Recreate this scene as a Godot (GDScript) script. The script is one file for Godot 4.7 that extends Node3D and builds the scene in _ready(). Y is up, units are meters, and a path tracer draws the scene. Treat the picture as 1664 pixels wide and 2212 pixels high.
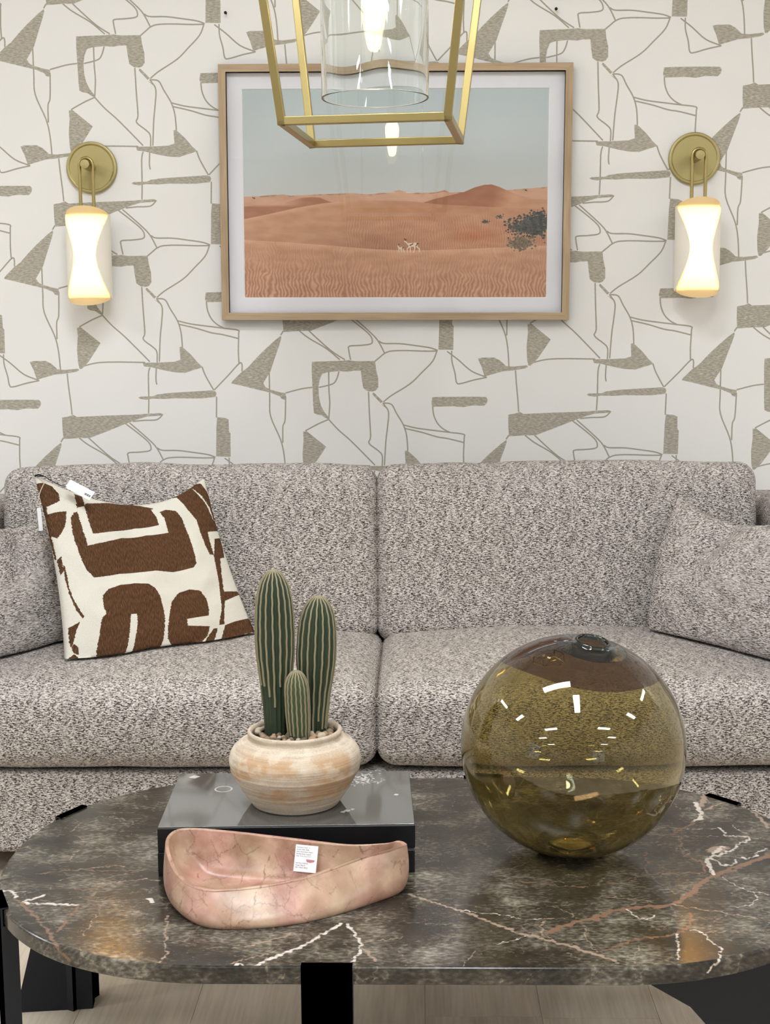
extends Node3D
# A showroom corner: wallpapered wall with a framed desert print and two sconces, a lantern pendant, a sofa with pillows,
# and a marble coffee table with a cactus pot on two boxes, a stone bowl and an amber glass vase.  Units are metres, y is up.

const WALL_Z := -4.11
const CEILING_Y := 3.3
const TABLE_Y := 0.38

# the wallpaper's printed blocks and drawn lines, in millimetres inside one 686 x 643 mm repeat
const PAPER_BLOCKS := [
	[495, 342, 575, 340, 606, 338, 626, 341, 688, 341, 691, 368, 697, 393, 697, 421, 689, 431, 679, 434, 663, 432, 651, 423, 647, 398, 644, 370, 623, 370, 605, 373, 575, 371, 542, 374, 526, 379, 518, 397, 514, 420, 515, 448, 520, 473, 530, 494, 542, 509, 544, 518, 535, 514, 522, 505, 509, 503, 499, 498, 497, 473, 496, 427, 494, 371],
	[-5, 115, 0, 118, 25, 143, 18, 148, -7, 121],
	[19, 151, 30, 156, 36, 164, 32, 162],
	[-23, 341, 23, 341, 74, 339, 93, 333, 91, 295, 99, 293, 104, 298, 127, 319, 145, 341, 161, 356, 135, 364, 105, 373, 74, 371, 39, 364, 3, 355, -20, 352],
	[465, 555, 475, 553, 535, 602, 521, 623, 496, 659, 475, 680, 468, 680, 464, 663, 462, 623, 466, 582],
	[315, 15, 327, 12, 365, 12, 382, 21, 400, 38, 424, 40, 463, 36, 467, 41, 457, 46, 424, 51, 390, 54, 339, 68, 334, 66, 326, 40, 319, 25],
	[402, 263, 403, 270, 395, 295, 382, 330, 368, 370, 345, 406, 352, 418, 365, 425, 395, 434, 413, 437, 414, 449, 409, 457, 400, 454, 396, 447, 370, 436, 329, 426, 278, 413, 247, 406, 250, 400, 279, 372, 300, 357, 326, 329, 352, 304, 383, 277],
	[408, 186, 430, 182, 443, 177, 453, 184, 558, 180, 640, 178, 681, 175, 714, 174, 719, 178, 711, 182, 671, 184, 640, 193, 599, 208, 548, 228, 492, 249, 459, 249, 410, 252, 408, 224],
	[-40, 447, -31, 444, 4, 444, 20, 438, 55, 434, 126, 430, 187, 427, 197, 429, 201, 436, 198, 447, 157, 451, 116, 451, 76, 450, 40, 452, 4, 451, -16, 454, -36, 451],
	[201, 509, 224, 511, 236, 516, 237, 554, 241, 559, 240, 631, 195, 630, 197, 574, 198, 539],
	[176, 131, 204, 130, 276, 130, 339, 131, 345, 139, 342, 150, 334, 158, 296, 157, 270, 162, 240, 159, 176, 160, 173, 149],
]
const PAPER_LINES := [
	[546, 373, 546, 427, 548, 468, 544, 518],
	[577, 373, 570, 395, 557, 410, 516, 420],
	[494, 420, 462, 424, 414, 436],
	[544, 518, 511, 532, 473, 552],
	[544, 518, 573, 550, 613, 586, 684, 659],
	[667, 435, 669, 500, 672, 571, 667, 592, 695, 615, 707, 630, 707, 661],
	[18, 356, 16, 392, 18, 407],
	[25, 148, 31, 156, 42, 177, 38, 225, 33, 265, 28, 338],
	[28, 148, 51, 152, 66, 179, 87, 215, 97, 250, 100, 294],
	[87, 215, 127, 225, 184, 233, 230, 239, 271, 245, 273, 257, 271, 308, 272, 344],
	[92, 226, 143, 238, 189, 252, 224, 258, 271, 270],
	[177, 160, 180, 185, 191, 210, 209, 228, 230, 239],
	[281, 369, 277, 343, 237, 383, 195, 425],
	[159, 356, 169, 383, 192, 425],
	[201, 447, 199, 509],
	[2, 663, 17, 651, 31, 640, 52, 633, 98, 632, 149, 634, 190, 634],
	[716, 316, 697, 280, 671, 252, 617, 204],
	[15, 603, 30, 610, 78, 611, 124, 617, 169, 624, 192, 632],
	[604, 206, 640, 234, 672, 262, 680, 280, 674, 290, 641, 294, 610, 296, 608, 308, 613, 336],
	[459, 249, 487, 271, 539, 302, 580, 336],
	[488, 249, 523, 282, 559, 313, 595, 336],
	[190, -8, 177, 22, 143, 57, 108, 90, 51, 125, 27, 144],
	[222, -7, 255, 18, 296, 53, 341, 71],
	[235, -8, 236, 23, 245, 58, 250, 87, 263, 90, 301, 80, 341, 72],
	[364, 363, 364, 452, 366, 508, 395, 579, 405, 626, 409, 683],
	[413, 447, 410, 518, 403, 539, 402, 588],
	[429, 52, 432, 93, 437, 145, 439, 176],
	[472, 31, 506, 22, 535, 18, 583, 17, 669, 19],
	[684, 35, 679, 57, 678, 128, 676, 173],
	[719, 178, 701, 194, 660, 196, 627, 199],
	[409, 249, 402, 260],
]
# veins of the table top: width in mm, colour (0 white, 1 beige, 2 brown, 3 grey), then points in mm from the top's back left corner
const MARBLE_VEINS := [
	[5, 1, 682, 591, 713, 613, 765, 652, 815, 698, 847, 729, 882, 748, 919, 773, 961, 805, 987, 826],
	[2, 0, 765, 652, 824, 666, 861, 682, 888, 682],
	[8, 2, 891, 729, 927, 701, 968, 677, 1014, 647, 1054, 636, 1098, 627, 1129, 598, 1155, 554, 1185, 517, 1231, 479, 1277, 445, 1307, 425],
	[3, 1, 1098, 627, 1140, 644, 1182, 660, 1219, 676, 1239, 684],
	[3, 2, 857, 537, 901, 546, 943, 559, 995, 554, 1034, 536, 1075, 513, 1126, 499, 1177, 503],
	[4, 2, 963, 795, 1000, 765, 1029, 747, 1070, 739, 1098, 720, 1117, 688, 1120, 656],
	[4, 0, 1194, 440, 1193, 479, 1190, 512],
	[3, 0, 1112, 716, 1129, 731, 1133, 757, 1142, 779, 1136, 804, 1125, 825, 1105, 859],
	[2, 1, 1130, 727, 1174, 723, 1231, 715],
	[3, 0, 1086, 735, 1082, 772, 1075, 801, 1077, 815],
	[3, 1, 888, 690, 884, 732, 902, 751],
	[2, 1, 914, 633, 937, 673, 888, 682],
	[3, 2, 1092, 411, 1089, 460, 1078, 503],
	[2, 1, 783, 789, 769, 817, 759, 845, 739, 882],
	[2, 0, 811, 767, 842, 755, 870, 736],
	[2, 1, 950, 713, 951, 758, 959, 795],
	[2, 0, 1204, 517, 1222, 562, 1243, 580, 1264, 588],
	[2, 0, 1191, 635, 1217, 631, 1236, 610, 1240, 580],
	[2, 1, 1009, 829, 1014, 801, 1028, 765],
	[3, 0, 1028, 649, 1035, 669, 1047, 681, 1067, 665],
	[2, 3, 787, 633, 849, 658, 914, 633, 985, 628],
	[2, 1, 989, 598, 1024, 602, 1075, 619],
	[7, 0, 1231, 163, 1230, 199, 1231, 223, 1221, 246, 1207, 265],
	[6, 2, 1207, 265, 1195, 284, 1173, 309, 1156, 331],
	[2, 0, 1189, 298, 1197, 302, 1218, 298, 1241, 300],
	[4, 0, 1244, 295, 1254, 320, 1250, 334, 1275, 338, 1292, 339, 1289, 352, 1257, 386, 1248, 403],
	[18, 1, 1209, 405, 1224, 397, 1241, 390],
	[6, 0, 1209, 420, 1231, 390, 1241, 393],
	[5, 0, 1248, 403, 1224, 420, 1198, 440, 1190, 453, 1191, 478, 1190, 506],
	[4, 0, 1202, 440, 1213, 456, 1211, 469, 1234, 465, 1244, 443],
	[4, 0, 1257, 430, 1260, 443, 1280, 430, 1290, 410, 1308, 396],
	[5, 1, 1242, 203, 1263, 183, 1280, 167, 1296, 159, 1308, 171, 1326, 199, 1332, 242, 1335, 294],
	[2, 0, 1274, 280, 1282, 309, 1297, 327],
	[4, 2, 1170, 338, 1161, 383, 1159, 417, 1169, 440, 1182, 462, 1178, 500],
	[2, 3, 1081, 516, 1120, 503, 1144, 502, 1171, 503],
	[2, 3, 1221, 183, 1183, 257],
	[9, 1, 1238, 183, 1254, 134, 1262, 122],
	[6, 2, 1307, 420, 1273, 452, 1241, 481, 1204, 509, 1187, 518],
	[2, 1, 1171, 336, 1216, 336, 1255, 338, 1326, 348],
	[5, 0, 14, 579, 25, 578, 35, 583, 44, 595, 46, 609],
	[3, 0, 37, 586, 60, 583],
	[5, 0, 89, 595, 78, 611, 63, 625, 87, 629, 117, 632, 138, 634, 155, 638],
	[5, 2, 55, 618, 78, 650, 107, 685, 133, 727, 151, 767, 170, 802],
	[4, 2, 155, 638, 155, 667, 150, 701, 147, 731],
	[3, 1, 121, 497, 145, 484, 168, 478, 196, 477],
	[3, 1, 184, 549, 216, 541, 240, 531, 267, 536],
	[3, 1, 303, 675, 312, 705, 316, 746, 327, 793, 324, 831],
	[2, 1, 64, 315, 67, 291, 76, 263],
	[2, 1, 93, 450, 94, 423, 104, 404],
	[3, 3, 90, 247, 114, 244, 154, 260, 175, 284],
	[6, 0, 262, 610, 276, 624],
	[2, 3, 44, 455, 91, 450],
	[3, 2, 54, 512, 110, 492, 156, 497, 233, 496],
	[3, 2, 130, 571, 159, 575, 184, 549],
	[2, 1, 193, 671, 193, 710, 192, 743],
	[2, 1, 219, 617, 243, 640, 259, 622],
	[5, 0, 445, 865, 462, 840, 487, 814, 509, 791, 536, 764, 558, 731, 582, 697],
	[3, 1, 422, 783, 461, 769, 510, 731],
	[4, 0, 586, 702, 601, 731, 610, 763, 614, 782, 606, 813, 602, 834],
	[4, 1, 615, 782, 629, 808, 637, 826],
	[2, 1, 621, 763, 648, 754, 679, 747],
	[4, 0, 430, 844, 441, 831, 447, 848, 439, 882],
	[3, 1, 428, 831, 455, 814, 481, 800, 496, 782],
	[2, 3, 425, 810, 465, 801, 502, 759],
]
# the throw pillow's woven pattern: 1 brown or 0 cream laid over it, then points in thousandths of the face, from its top left corner
const PILLOW_SHAPES := [
	[1, 217, 71, 336, 23, 482, -1, 591, 49, 605, 92, 663, 83, 724, 113, 751, 186, 761, 299, 765, 393, 764, 483, 741, 505, 608, 508, 504, 485, 312, 494, 170, 527, 137, 486, 121, 431, 110, 346, 106, 279, 114, 198, 138, 160, 163, 141, 191, 110],
	[0, 155, 133, 201, 100, 199, 183, 207, 267, 302, 235, 448, 190, 590, 184, 592, 116, 578, 57, 615, 59, 634, 140, 636, 248, 505, 243, 351, 271, 213, 326, 166, 347, 159, 256],
	[1, -10, 56, 32, 31, 69, 31, 90, 67, 85, 109, 58, 135, 16, 168, 11, 207, 55, 184, 102, 163, 81, 247, 51, 302, 27, 332, 8, 321, -14, 286, -12, 215, -16, 160, -20, 117],
	[1, 172, 25, 209, 25, 203, 94, 159, 124],
	[1, 673, -20, 762, -20, 899, -20, 956, 22, 998, 123, 1006, 225, 1012, 293, 975, 278, 969, 193, 933, 95, 883, 8, 895, 42, 945, 148, 969, 270, 1012, 293, 1020, 356, 900, 323, 894, 377, 894, 470, 865, 457, 853, 397, 844, 303, 844, 221, 798, 116, 762, 12, 717, -20],
	[1, 937, 380, 1000, 392, 967, 506, 930, 502, 906, 597, 890, 692, 973, 708, 1000, 727, 878, 745, 855, 801, 837, 872, 805, 871, 842, 789, 871, 661, 882, 559, 890, 480],
	[1, 839, 878, 897, 869, 1004, 864, 1015, 906, 1002, 994, 886, 989, 777, 981, 812, 931],
	[1, 695, 974, 732, 926, 773, 885, 794, 887, 773, 933, 748, 977],
	[1, 202, 628, 237, 588, 302, 562, 377, 556, 452, 563, 487, 588, 508, 644, 517, 720, 517, 782, 509, 842, 495, 909, 468, 975, 394, 980, 325, 986, 339, 936, 358, 862, 370, 795, 372, 737, 340, 737, 328, 820, 313, 915, 292, 986, 213, 992, 157, 993, 156, 927, 170, 846, 187, 753, 210, 735, 201, 677],
	[1, 545, 765, 571, 685, 619, 639, 683, 632, 743, 653, 772, 712, 770, 774, 759, 808, 700, 805, 638, 804, 635, 844, 691, 856, 754, 869, 734, 917, 687, 957, 642, 972, 588, 978, 548, 963, 522, 903, 528, 834],
	[1, 9, 446, 31, 424, 30, 478, 36, 496, 14, 523, 12, 478],
	[1, 32, 469, 40, 477, 44, 586, 60, 658, 84, 713, 101, 741, 93, 753, 64, 704, 43, 631, 32, 550],
	[1, 22, 799, 59, 780, 80, 768, 57, 820, 42, 881, 30, 898, 22, 870],
	[1, 34, 894, 46, 882, 67, 901, 69, 938, 54, 935, 37, 916],
	[1, 17, 979, 21, 949, 46, 934, 67, 950, 61, 995, 30, 994],
	[1, -3, 286, 5, 299, 10, 442, 3, 440],
]

var M := {}
var taken := {}
var soft_parts := []      # the sofa's cushions and arms, for pillows to rest against

# ------------------------------------------------------------------ scene helpers

func numbered(called: String) -> String:
	var n: int = taken.get(called, 0)
	taken[called] = n + 1
	return called if n == 0 else "%s_%03d" % [called, n]

func thing(called: String, label: String, category: String, at := Vector3.ZERO, group := "") -> Node3D:
	var o := Node3D.new()
	o.name = numbered(called)
	add_child(o)
	o.position = at
	tag(o, label, category, group)
	return o

func tag(o: Node, label: String, category: String, group := "") -> void:
	o.set_meta("label", label)
	o.set_meta("category", category)
	if group != "":
		o.set_meta("group", group)

func part(called: String, mesh: Mesh, material: Material, parent: Node, xf := Transform3D()) -> MeshInstance3D:
	var o := MeshInstance3D.new()
	o.name = called
	o.mesh = mesh
	o.material_override = material
	o.transform = xf
	o.cast_shadow = GeometryInstance3D.SHADOW_CASTING_SETTING_ON
	parent.add_child(o, true)
	return o

func structure(called: String, mesh: Mesh, material: Material, xf := Transform3D()) -> MeshInstance3D:
	var o := part(called, mesh, material, self, xf)
	o.set_meta("kind", "structure")
	return o

func at(p: Vector3, turn := Vector3.ZERO) -> Transform3D:
	return Transform3D(Basis.from_euler(turn), p)

# ------------------------------------------------------------------ mesh helpers

func builder() -> Dictionary:
	return {"v": PackedVector3Array(), "n": PackedVector3Array(), "t": PackedVector2Array(), "i": PackedInt32Array()}

func commit(b: Dictionary) -> ArrayMesh:
	var a := []
	a.resize(Mesh.ARRAY_MAX)
	a[Mesh.ARRAY_VERTEX] = b.v
	a[Mesh.ARRAY_NORMAL] = b.n
	a[Mesh.ARRAY_TEX_UV] = b.t
	a[Mesh.ARRAY_INDEX] = b.i
	var m := ArrayMesh.new()
	m.add_surface_from_arrays(Mesh.PRIMITIVE_TRIANGLES, a)
	return m

# a patch f(u, v), u and v from 0 to 1; its outside is where du x dv points, or the other way round with flip
func patch(b: Dictionary, f: Callable, nu: int, nv: int, flip := false, uv: Variant = null) -> void:
	var base: int = b.v.size()
	var e := 0.0005
	for j in nv + 1:
		for i in nu + 1:
			var u := float(i) / nu
			var v := float(j) / nv
			var p: Vector3 = f.call(u, v)
			var du: Vector3 = f.call(minf(u + e, 1.0), v) - f.call(maxf(u - e, 0.0), v)
			var dv: Vector3 = f.call(u, minf(v + e, 1.0)) - f.call(u, maxf(v - e, 0.0))
			var n := du.cross(dv)
			if n.length() < 1e-14:
				var uu := clampf(u, 0.01, 0.99)
				var vv := clampf(v, 0.01, 0.99)
				du = f.call(uu + 0.005, vv) - f.call(uu - 0.005, vv)
				dv = f.call(uu, vv + 0.005) - f.call(uu, vv - 0.005)
				n = du.cross(dv)
			n = n.normalized() * (-1.0 if flip else 1.0)
			b.v.append(p)
			b.n.append(n)
			b.t.append(uv.call(u, v, p) if uv != null else Vector2(u, v))
	for j in nv:
		for i in nu:
			var k := base + j * (nu + 1) + i
			var q := [k, k + nu + 2, k + 1, k, k + nu + 1, k + nu + 2]
			if flip:
				q = [k, k + 1, k + nu + 2, k, k + nu + 2, k + nu + 1]
			for x: int in q:
				b.i.append(x)

# a box with rounded edges; more than one cut per face lets deform bend it
func rounded(size: Vector3, r: float, cuts := Vector3i(1, 1, 1), steps := 2, deform: Variant = null) -> ArrayMesh:
	var h := size / 2.0
	r = minf(r, minf(h.x, minf(h.y, h.z)) * 0.999)
	var lines := []
	for a in 3:
		var l := PackedFloat32Array()
		for s in steps:
			l.append(-h[a] + r * (1.0 - tan(PI / 4.0 * (1.0 - float(s) / steps))))
		for s in cuts[a] + 1:
			l.append(lerpf(-h[a] + r, h[a] - r, float(s) / cuts[a]))
		for s in range(steps - 1, -1, -1):
			l.append(h[a] - r * (1.0 - tan(PI / 4.0 * (1.0 - float(s) / steps))))
		lines.append(l)
	var st := SurfaceTool.new()
	st.begin(Mesh.PRIMITIVE_TRIANGLES)
	st.set_smooth_group(0)
	for axis in 3:
		var a1 := (axis + 1) % 3
		var a2 := (axis + 2) % 3
		for side in [-1.0, 1.0]:
			var l1: PackedFloat32Array = lines[a1]
			var l2: PackedFloat32Array = lines[a2]
			var grid := []
			for y in l2:
				for x in l1:
					var p := Vector3.ZERO
					p[axis] = h[axis] * side
					p[a1] = x
					p[a2] = y
					var c := p.clamp(-h + Vector3.ONE * r, h - Vector3.ONE * r)
					var n := (p - c).normalized()
					var q := c + n * r
					var t := Vector2(x / size[a1] + 0.5, y / size[a2] + 0.5)
					if axis == 1:
						t = Vector2(q.x / size.x + 0.5, q.z / size.z + 0.5)
					elif axis == 2:
						t = Vector2(q.x / size.x + 0.5, 0.5 - q.y / size.y)
					else:
						t = Vector2(q.z / size.z + 0.5, 0.5 - q.y / size.y)
					if deform != null:
						q = deform.call(q)
					grid.append([q, n, t])
			var w := l1.size()
			for j in l2.size() - 1:
				for i in w - 1:
					var k := j * w + i
					var tri := [k, k + w + 1, k + 1, k, k + w, k + w + 1] if side > 0 else [k, k + 1, k + w + 1, k, k + w + 1, k + w]
					for x: int in tri:
						st.set_normal(grid[x][1])
						st.set_uv(grid[x][2])
						st.add_vertex(grid[x][0])
	if deform != null:
		st.generate_normals()
	st.index()
	return st.commit()

# turn a profile of (radius, height) points round the y axis; the outside lies to the left of its run upwards
func lathe(b: Dictionary, profile: PackedVector2Array, around := 48, flip := false) -> void:
	var long := PackedFloat32Array([0.0])
	for k in range(1, profile.size()):
		long.append(long[k - 1] + profile[k].distance_to(profile[k - 1]))
	var base: int = b.v.size()
	for k in profile.size():
		var d := (profile[mini(k + 1, profile.size() - 1)] - profile[maxi(k - 1, 0)]).normalized()
		for i in around + 1:
			var t := TAU * i / around
			var n := Vector3(d.y * cos(t), -d.x, d.y * sin(t)) * (-1.0 if flip else 1.0)
			b.v.append(Vector3(profile[k].x * cos(t), profile[k].y, profile[k].x * sin(t)))
			b.n.append(n)
			b.t.append(Vector2(float(i) / around, long[k] / long[-1]))
	for k in profile.size() - 1:
		for i in around:
			var q: int = base + k * (around + 1) + i
			var f := [q, q + 1, q + around + 2, q, q + around + 2, q + around + 1]
			if flip:
				f = [q, q + around + 2, q + 1, q, q + around + 1, q + around + 2]
			for x: int in f:
				b.i.append(x)

func lathed(profile: PackedVector2Array, around := 48) -> ArrayMesh:
	var b := builder()
	lathe(b, profile, around)
	return commit(b)

func smooth(points: PackedVector3Array, steps: int) -> PackedVector3Array:
	var out := PackedVector3Array()
	for k in points.size() - 1:
		var p0 := points[maxi(k - 1, 0)]
		var p3 := points[mini(k + 2, points.size() - 1)]
		for s in steps:
			out.append(points[k].cubic_interpolate(points[k + 1], p0, p3, float(s) / steps))
	out.append(points[-1])
	return out

# a round tube along a path, with a radius for each end
func tube(path: PackedVector3Array, r0: float, r1 := -1.0, around := 10) -> ArrayMesh:
	var b := builder()
	r1 = r0 if r1 < 0.0 else r1
	var side := Vector3.UP.cross(path[1] - path[0])
	if side.length() < 1e-4 * (path[1] - path[0]).length() + 1e-9:
		side = Vector3.RIGHT
	side = side.normalized()
	for k in path.size():
		var d := (path[mini(k + 1, path.size() - 1)] - path[maxi(k - 1, 0)]).normalized()
		side = (side - d * side.dot(d)).normalized()
		var other := d.cross(side)
		for i in around + 1:
			var t := TAU * i / around
			var n := side * cos(t) + other * sin(t)
			b.v.append(path[k] + n * lerpf(r0, r1, float(k) / (path.size() - 1)))
			b.n.append(n)
			b.t.append(Vector2(float(i) / around, float(k) / (path.size() - 1)))
	var w := around + 1
	for k in path.size() - 1:
		for i in around:
			var q := k * w + i
			for x: int in [q, q + w + 1, q + 1, q, q + w, q + w + 1]:
				b.i.append(x)
	for end in 2:
		var c: int = b.v.size()
		var k := 0 if end == 0 else path.size() - 1
		var d := (path[1] - path[0]).normalized() * -1.0 if end == 0 else (path[-1] - path[-2]).normalized()
		b.v.append(path[k])
		b.n.append(d)
		b.t.append(Vector2(0.5, 0.5))
		for i in around + 1:
			b.v.append(b.v[k * w + i])
			b.n.append(d)
			b.t.append(Vector2(0.5, 0.5))
		for i in around:
			var f := [c, c + 1 + i, c + 2 + i] if end == 0 else [c, c + 2 + i, c + 1 + i]
			for x: int in f:
				b.i.append(x)
	return commit(b)

# a flat outline in the xy plane, given thickness along z
func slab(outline: PackedVector2Array, depth: float) -> ArrayMesh:
	var st := SurfaceTool.new()
	st.begin(Mesh.PRIMITIVE_TRIANGLES)
	if not Geometry2D.is_polygon_clockwise(outline):
		outline.reverse()
	var flat := Geometry2D.triangulate_polygon(outline)
	for side in [1.0, -1.0]:
		for k in range(0, flat.size(), 3):
			var order := [0, 1, 2]
			var p0 := outline[flat[k]]
			var p1 := outline[flat[k + 1]]
			var p2 := outline[flat[k + 2]]
			if ((p1 - p0).cross(p2 - p0) > 0.0) == (side > 0.0):
				order = [0, 2, 1]
			for x: int in order:
				st.set_normal(Vector3(0, 0, side))
				st.set_uv(outline[flat[k + x]])
				st.add_vertex(Vector3(outline[flat[k + x]].x, outline[flat[k + x]].y, depth / 2.0 * side))
	for k in outline.size():
		var p := outline[k]
		var q := outline[(k + 1) % outline.size()]
		var d := q - p
		var n := Vector3(-d.y, d.x, 0).normalized()
		var a := [Vector3(p.x, p.y, depth / 2), Vector3(q.x, q.y, depth / 2), Vector3(q.x, q.y, -depth / 2), Vector3(p.x, p.y, -depth / 2)]
		for x: int in [0, 1, 2, 0, 2, 3]:
			st.set_normal(n)
			st.set_uv(Vector2(p.x, a[x].z))
			st.add_vertex(a[x])
	st.index()
	return st.commit()

# ------------------------------------------------------------------ picture helpers

func noise_bytes(w: int, h: int, frequency: float, octaves: int, seed_: int, type := FastNoiseLite.TYPE_SIMPLEX_SMOOTH, warp := 0.0) -> PackedByteArray:
	var n := FastNoiseLite.new()
	n.seed = seed_
	n.noise_type = type
	n.frequency = frequency
	n.fractal_octaves = octaves
	n.fractal_type = FastNoiseLite.FRACTAL_NONE if octaves < 2 else FastNoiseLite.FRACTAL_FBM
	if warp > 0.0:
		n.domain_warp_enabled = true
		n.domain_warp_amplitude = warp
		n.domain_warp_frequency = frequency * 1.3
	if type == FastNoiseLite.TYPE_CELLULAR:
		n.cellular_return_type = FastNoiseLite.RETURN_DISTANCE2_SUB
		n.fractal_type = FastNoiseLite.FRACTAL_NONE
	var im := n.get_seamless_image(w, h, false, false, 0.12)
	im.convert(Image.FORMAT_L8)
	return im.get_data()

# noise drawn small and pulled wide, so that its grains lie along one direction
func streaks(w: int, h: int, sx: int, sy: int, frequency: float, octaves: int, seed_: int) -> PackedByteArray:
	var d := noise_bytes(w / sx, h / sy, frequency, octaves, seed_)
	var im := Image.create_from_data(w / sx, h / sy, false, Image.FORMAT_L8, d)
	im.resize(w, h, Image.INTERPOLATE_CUBIC)
	return im.get_data()

func ramp(stops: Array) -> PackedByteArray:
	var out := PackedByteArray()
	out.resize(768)
	for i in 256:
		var t := i / 255.0
		var c: Color = stops[-1][1]
		for k in stops.size() - 1:
			if t <= stops[k + 1][0]:
				c = stops[k][1].lerp(stops[k + 1][1], clampf((t - stops[k][0]) / (stops[k + 1][0] - stops[k][0]), 0, 1))
				break
		out[i * 3] = int(c.r * 255)
		out[i * 3 + 1] = int(c.g * 255)
		out[i * 3 + 2] = int(c.b * 255)
	return out

func rgb(r: int, g: int, b: int) -> Color:
	return Color(r / 255.0, g / 255.0, b / 255.0)

func picture(w: int, h: int, bytes: PackedByteArray) -> ImageTexture:
	return ImageTexture.create_from_image(Image.create_from_data(w, h, false, Image.FORMAT_RGB8, bytes))

func grey(w: int, h: int, bytes: PackedByteArray) -> ImageTexture:
	return ImageTexture.create_from_image(Image.create_from_data(w, h, false, Image.FORMAT_L8, bytes))

func through(values: PackedByteArray, lut: PackedByteArray) -> PackedByteArray:
	var out := PackedByteArray()
	out.resize(values.size() * 3)
	var o := 0
	for v in values:
		var k := v * 3
		out[o] = lut[k]
		out[o + 1] = lut[k + 1]
		out[o + 2] = lut[k + 2]
		o += 3
	return out

func fill(im: Image, pts: PackedVector2Array, c: Color) -> void:
	var top := 1e9
	var bottom := -1e9
	for p in pts:
		top = minf(top, p.y)
		bottom = maxf(bottom, p.y)
	var n := pts.size()
	for y in range(maxi(0, int(floor(top))), mini(im.get_height() - 1, int(ceil(bottom))) + 1):
		var yc := y + 0.5
		var xs := []
		for k in n:
			var p := pts[k]
			var q := pts[(k + 1) % n]
			if (p.y <= yc) != (q.y <= yc):
				xs.append(p.x + (yc - p.y) * (q.x - p.x) / (q.y - p.y))
		xs.sort()
		for k in range(0, xs.size() - 1, 2):
			var x0 := maxi(0, int(round(xs[k])))
			var x1 := mini(im.get_width(), int(round(xs[k + 1])))
			if x1 > x0:
				im.fill_rect(Rect2i(x0, y, x1 - x0, 1), c)

func stroke(im: Image, pts: PackedVector2Array, w: float, c: Color) -> void:
	for k in pts.size() - 1:
		var d := (pts[k + 1] - pts[k]).normalized() * w / 2
		var s := Vector2(-d.y, d.x)
		fill(im, PackedVector2Array([pts[k] - d * 0.6 + s * 0.6, pts[k] + s, pts[k + 1] + s, pts[k + 1] + d * 0.6 + s * 0.6, pts[k + 1] + d * 0.6 - s * 0.6, pts[k + 1] - s, pts[k] - s, pts[k] - d * 0.6 - s * 0.6]), c)

func curve2(flat: Array, from: int, scale: float, steps: int, shift := Vector2.ZERO) -> PackedVector2Array:
	var p := PackedVector2Array()
	for k in range(from, flat.size(), 2):
		p.append(Vector2(flat[k], flat[k + 1]) * scale + shift)
	if steps < 2:
		return p
	var out := PackedVector2Array()
	for k in p.size() - 1:
		for s in steps:
			out.append(p[k].cubic_interpolate(p[k + 1], p[maxi(k - 1, 0)], p[mini(k + 2, p.size() - 1)], float(s) / steps))
	out.append(p[-1])
	return out

func material(c: Color, rough := 0.6, metal := 0.0, specular := 0.5) -> StandardMaterial3D:
	var m := StandardMaterial3D.new()
	m.albedo_color = c
	m.roughness = rough
	m.metallic = metal
	m.metallic_specular = specular
	return m

func triplanar(m: StandardMaterial3D, tile: Vector3, world := false) -> void:
	m.uv1_triplanar = true
	m.uv1_world_triplanar = world
	m.uv1_scale = Vector3(1.0 / tile.x, 1.0 / tile.y, 1.0 / tile.z)
	m.uv1_triplanar_sharpness = 6.0

func bump(m: StandardMaterial3D, t: Texture2D, cm: float) -> void:
	m.heightmap_enabled = true
	m.heightmap_texture = t
	m.heightmap_scale = cm

# ------------------------------------------------------------------ materials

func paint_wallpaper() -> StandardMaterial3D:
	var w := 2048
	var h := 960
	var big := Image.create(w * 2, h * 2, false, Image.FORMAT_L8)
	var lines := Image.create(w * 2, h * 2, false, Image.FORMAT_L8)
	var k := w * 2 / 1371.6
	for di in range(-2, 4):
		for dj in [-1, 0, 1]:
			var shift := Vector2(di * 685.8, dj * 642.8 + (321.4 if posmod(di, 2) == 1 else 0.0)) * k
			for s: Array in PAPER_BLOCKS:
				fill(big, curve2(s, 0, k, 1, shift), Color.WHITE)
			for s: Array in PAPER_LINES:
				stroke(lines, curve2(s, 0, k, 4, shift), 4.1 * k, Color.WHITE)
	big.resize(w, h, Image.INTERPOLATE_BILINEAR)
	lines.resize(w, h, Image.INTERPOLATE_BILINEAR)
	var blocks := big.get_data()
	var drawn := lines.get_data()
	var grain := streaks(w, h, 4, 1, 0.16, 2, 3)
	var fine := noise_bytes(w, h, 0.35, 1, 4)
	var worn := streaks(w, h, 2, 1, 0.045, 3, 9)
	var out := PackedByteArray()
	out.resize(w * h * 3)
	for i in w * h:
		var paper := 232.0 + (fine[i] - 128) * 0.03
		var a := blocks[i] / 255.0
		var ink := 172.0 + (grain[i] - 128) * 0.22 + (fine[i] - 128) * 0.10
		if worn[i] > 205 and fine[i] > 120:
			a *= 0.35
		a = maxf(a, drawn[i] / 255.0 * 0.92)
		if drawn[i] > blocks[i]:
			ink = 158.0
		out[i * 3] = int(lerpf(paper, ink, a))
		out[i * 3 + 1] = int(lerpf(paper - 1.5, ink - 6.0, a))
		out[i * 3 + 2] = int(lerpf(paper - 5.0, ink - 20.0, a))
	var m := material(Color.WHITE, 0.75, 0.0, 0.35)
	m.albedo_texture = picture(w, h, out)
	return m

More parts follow.
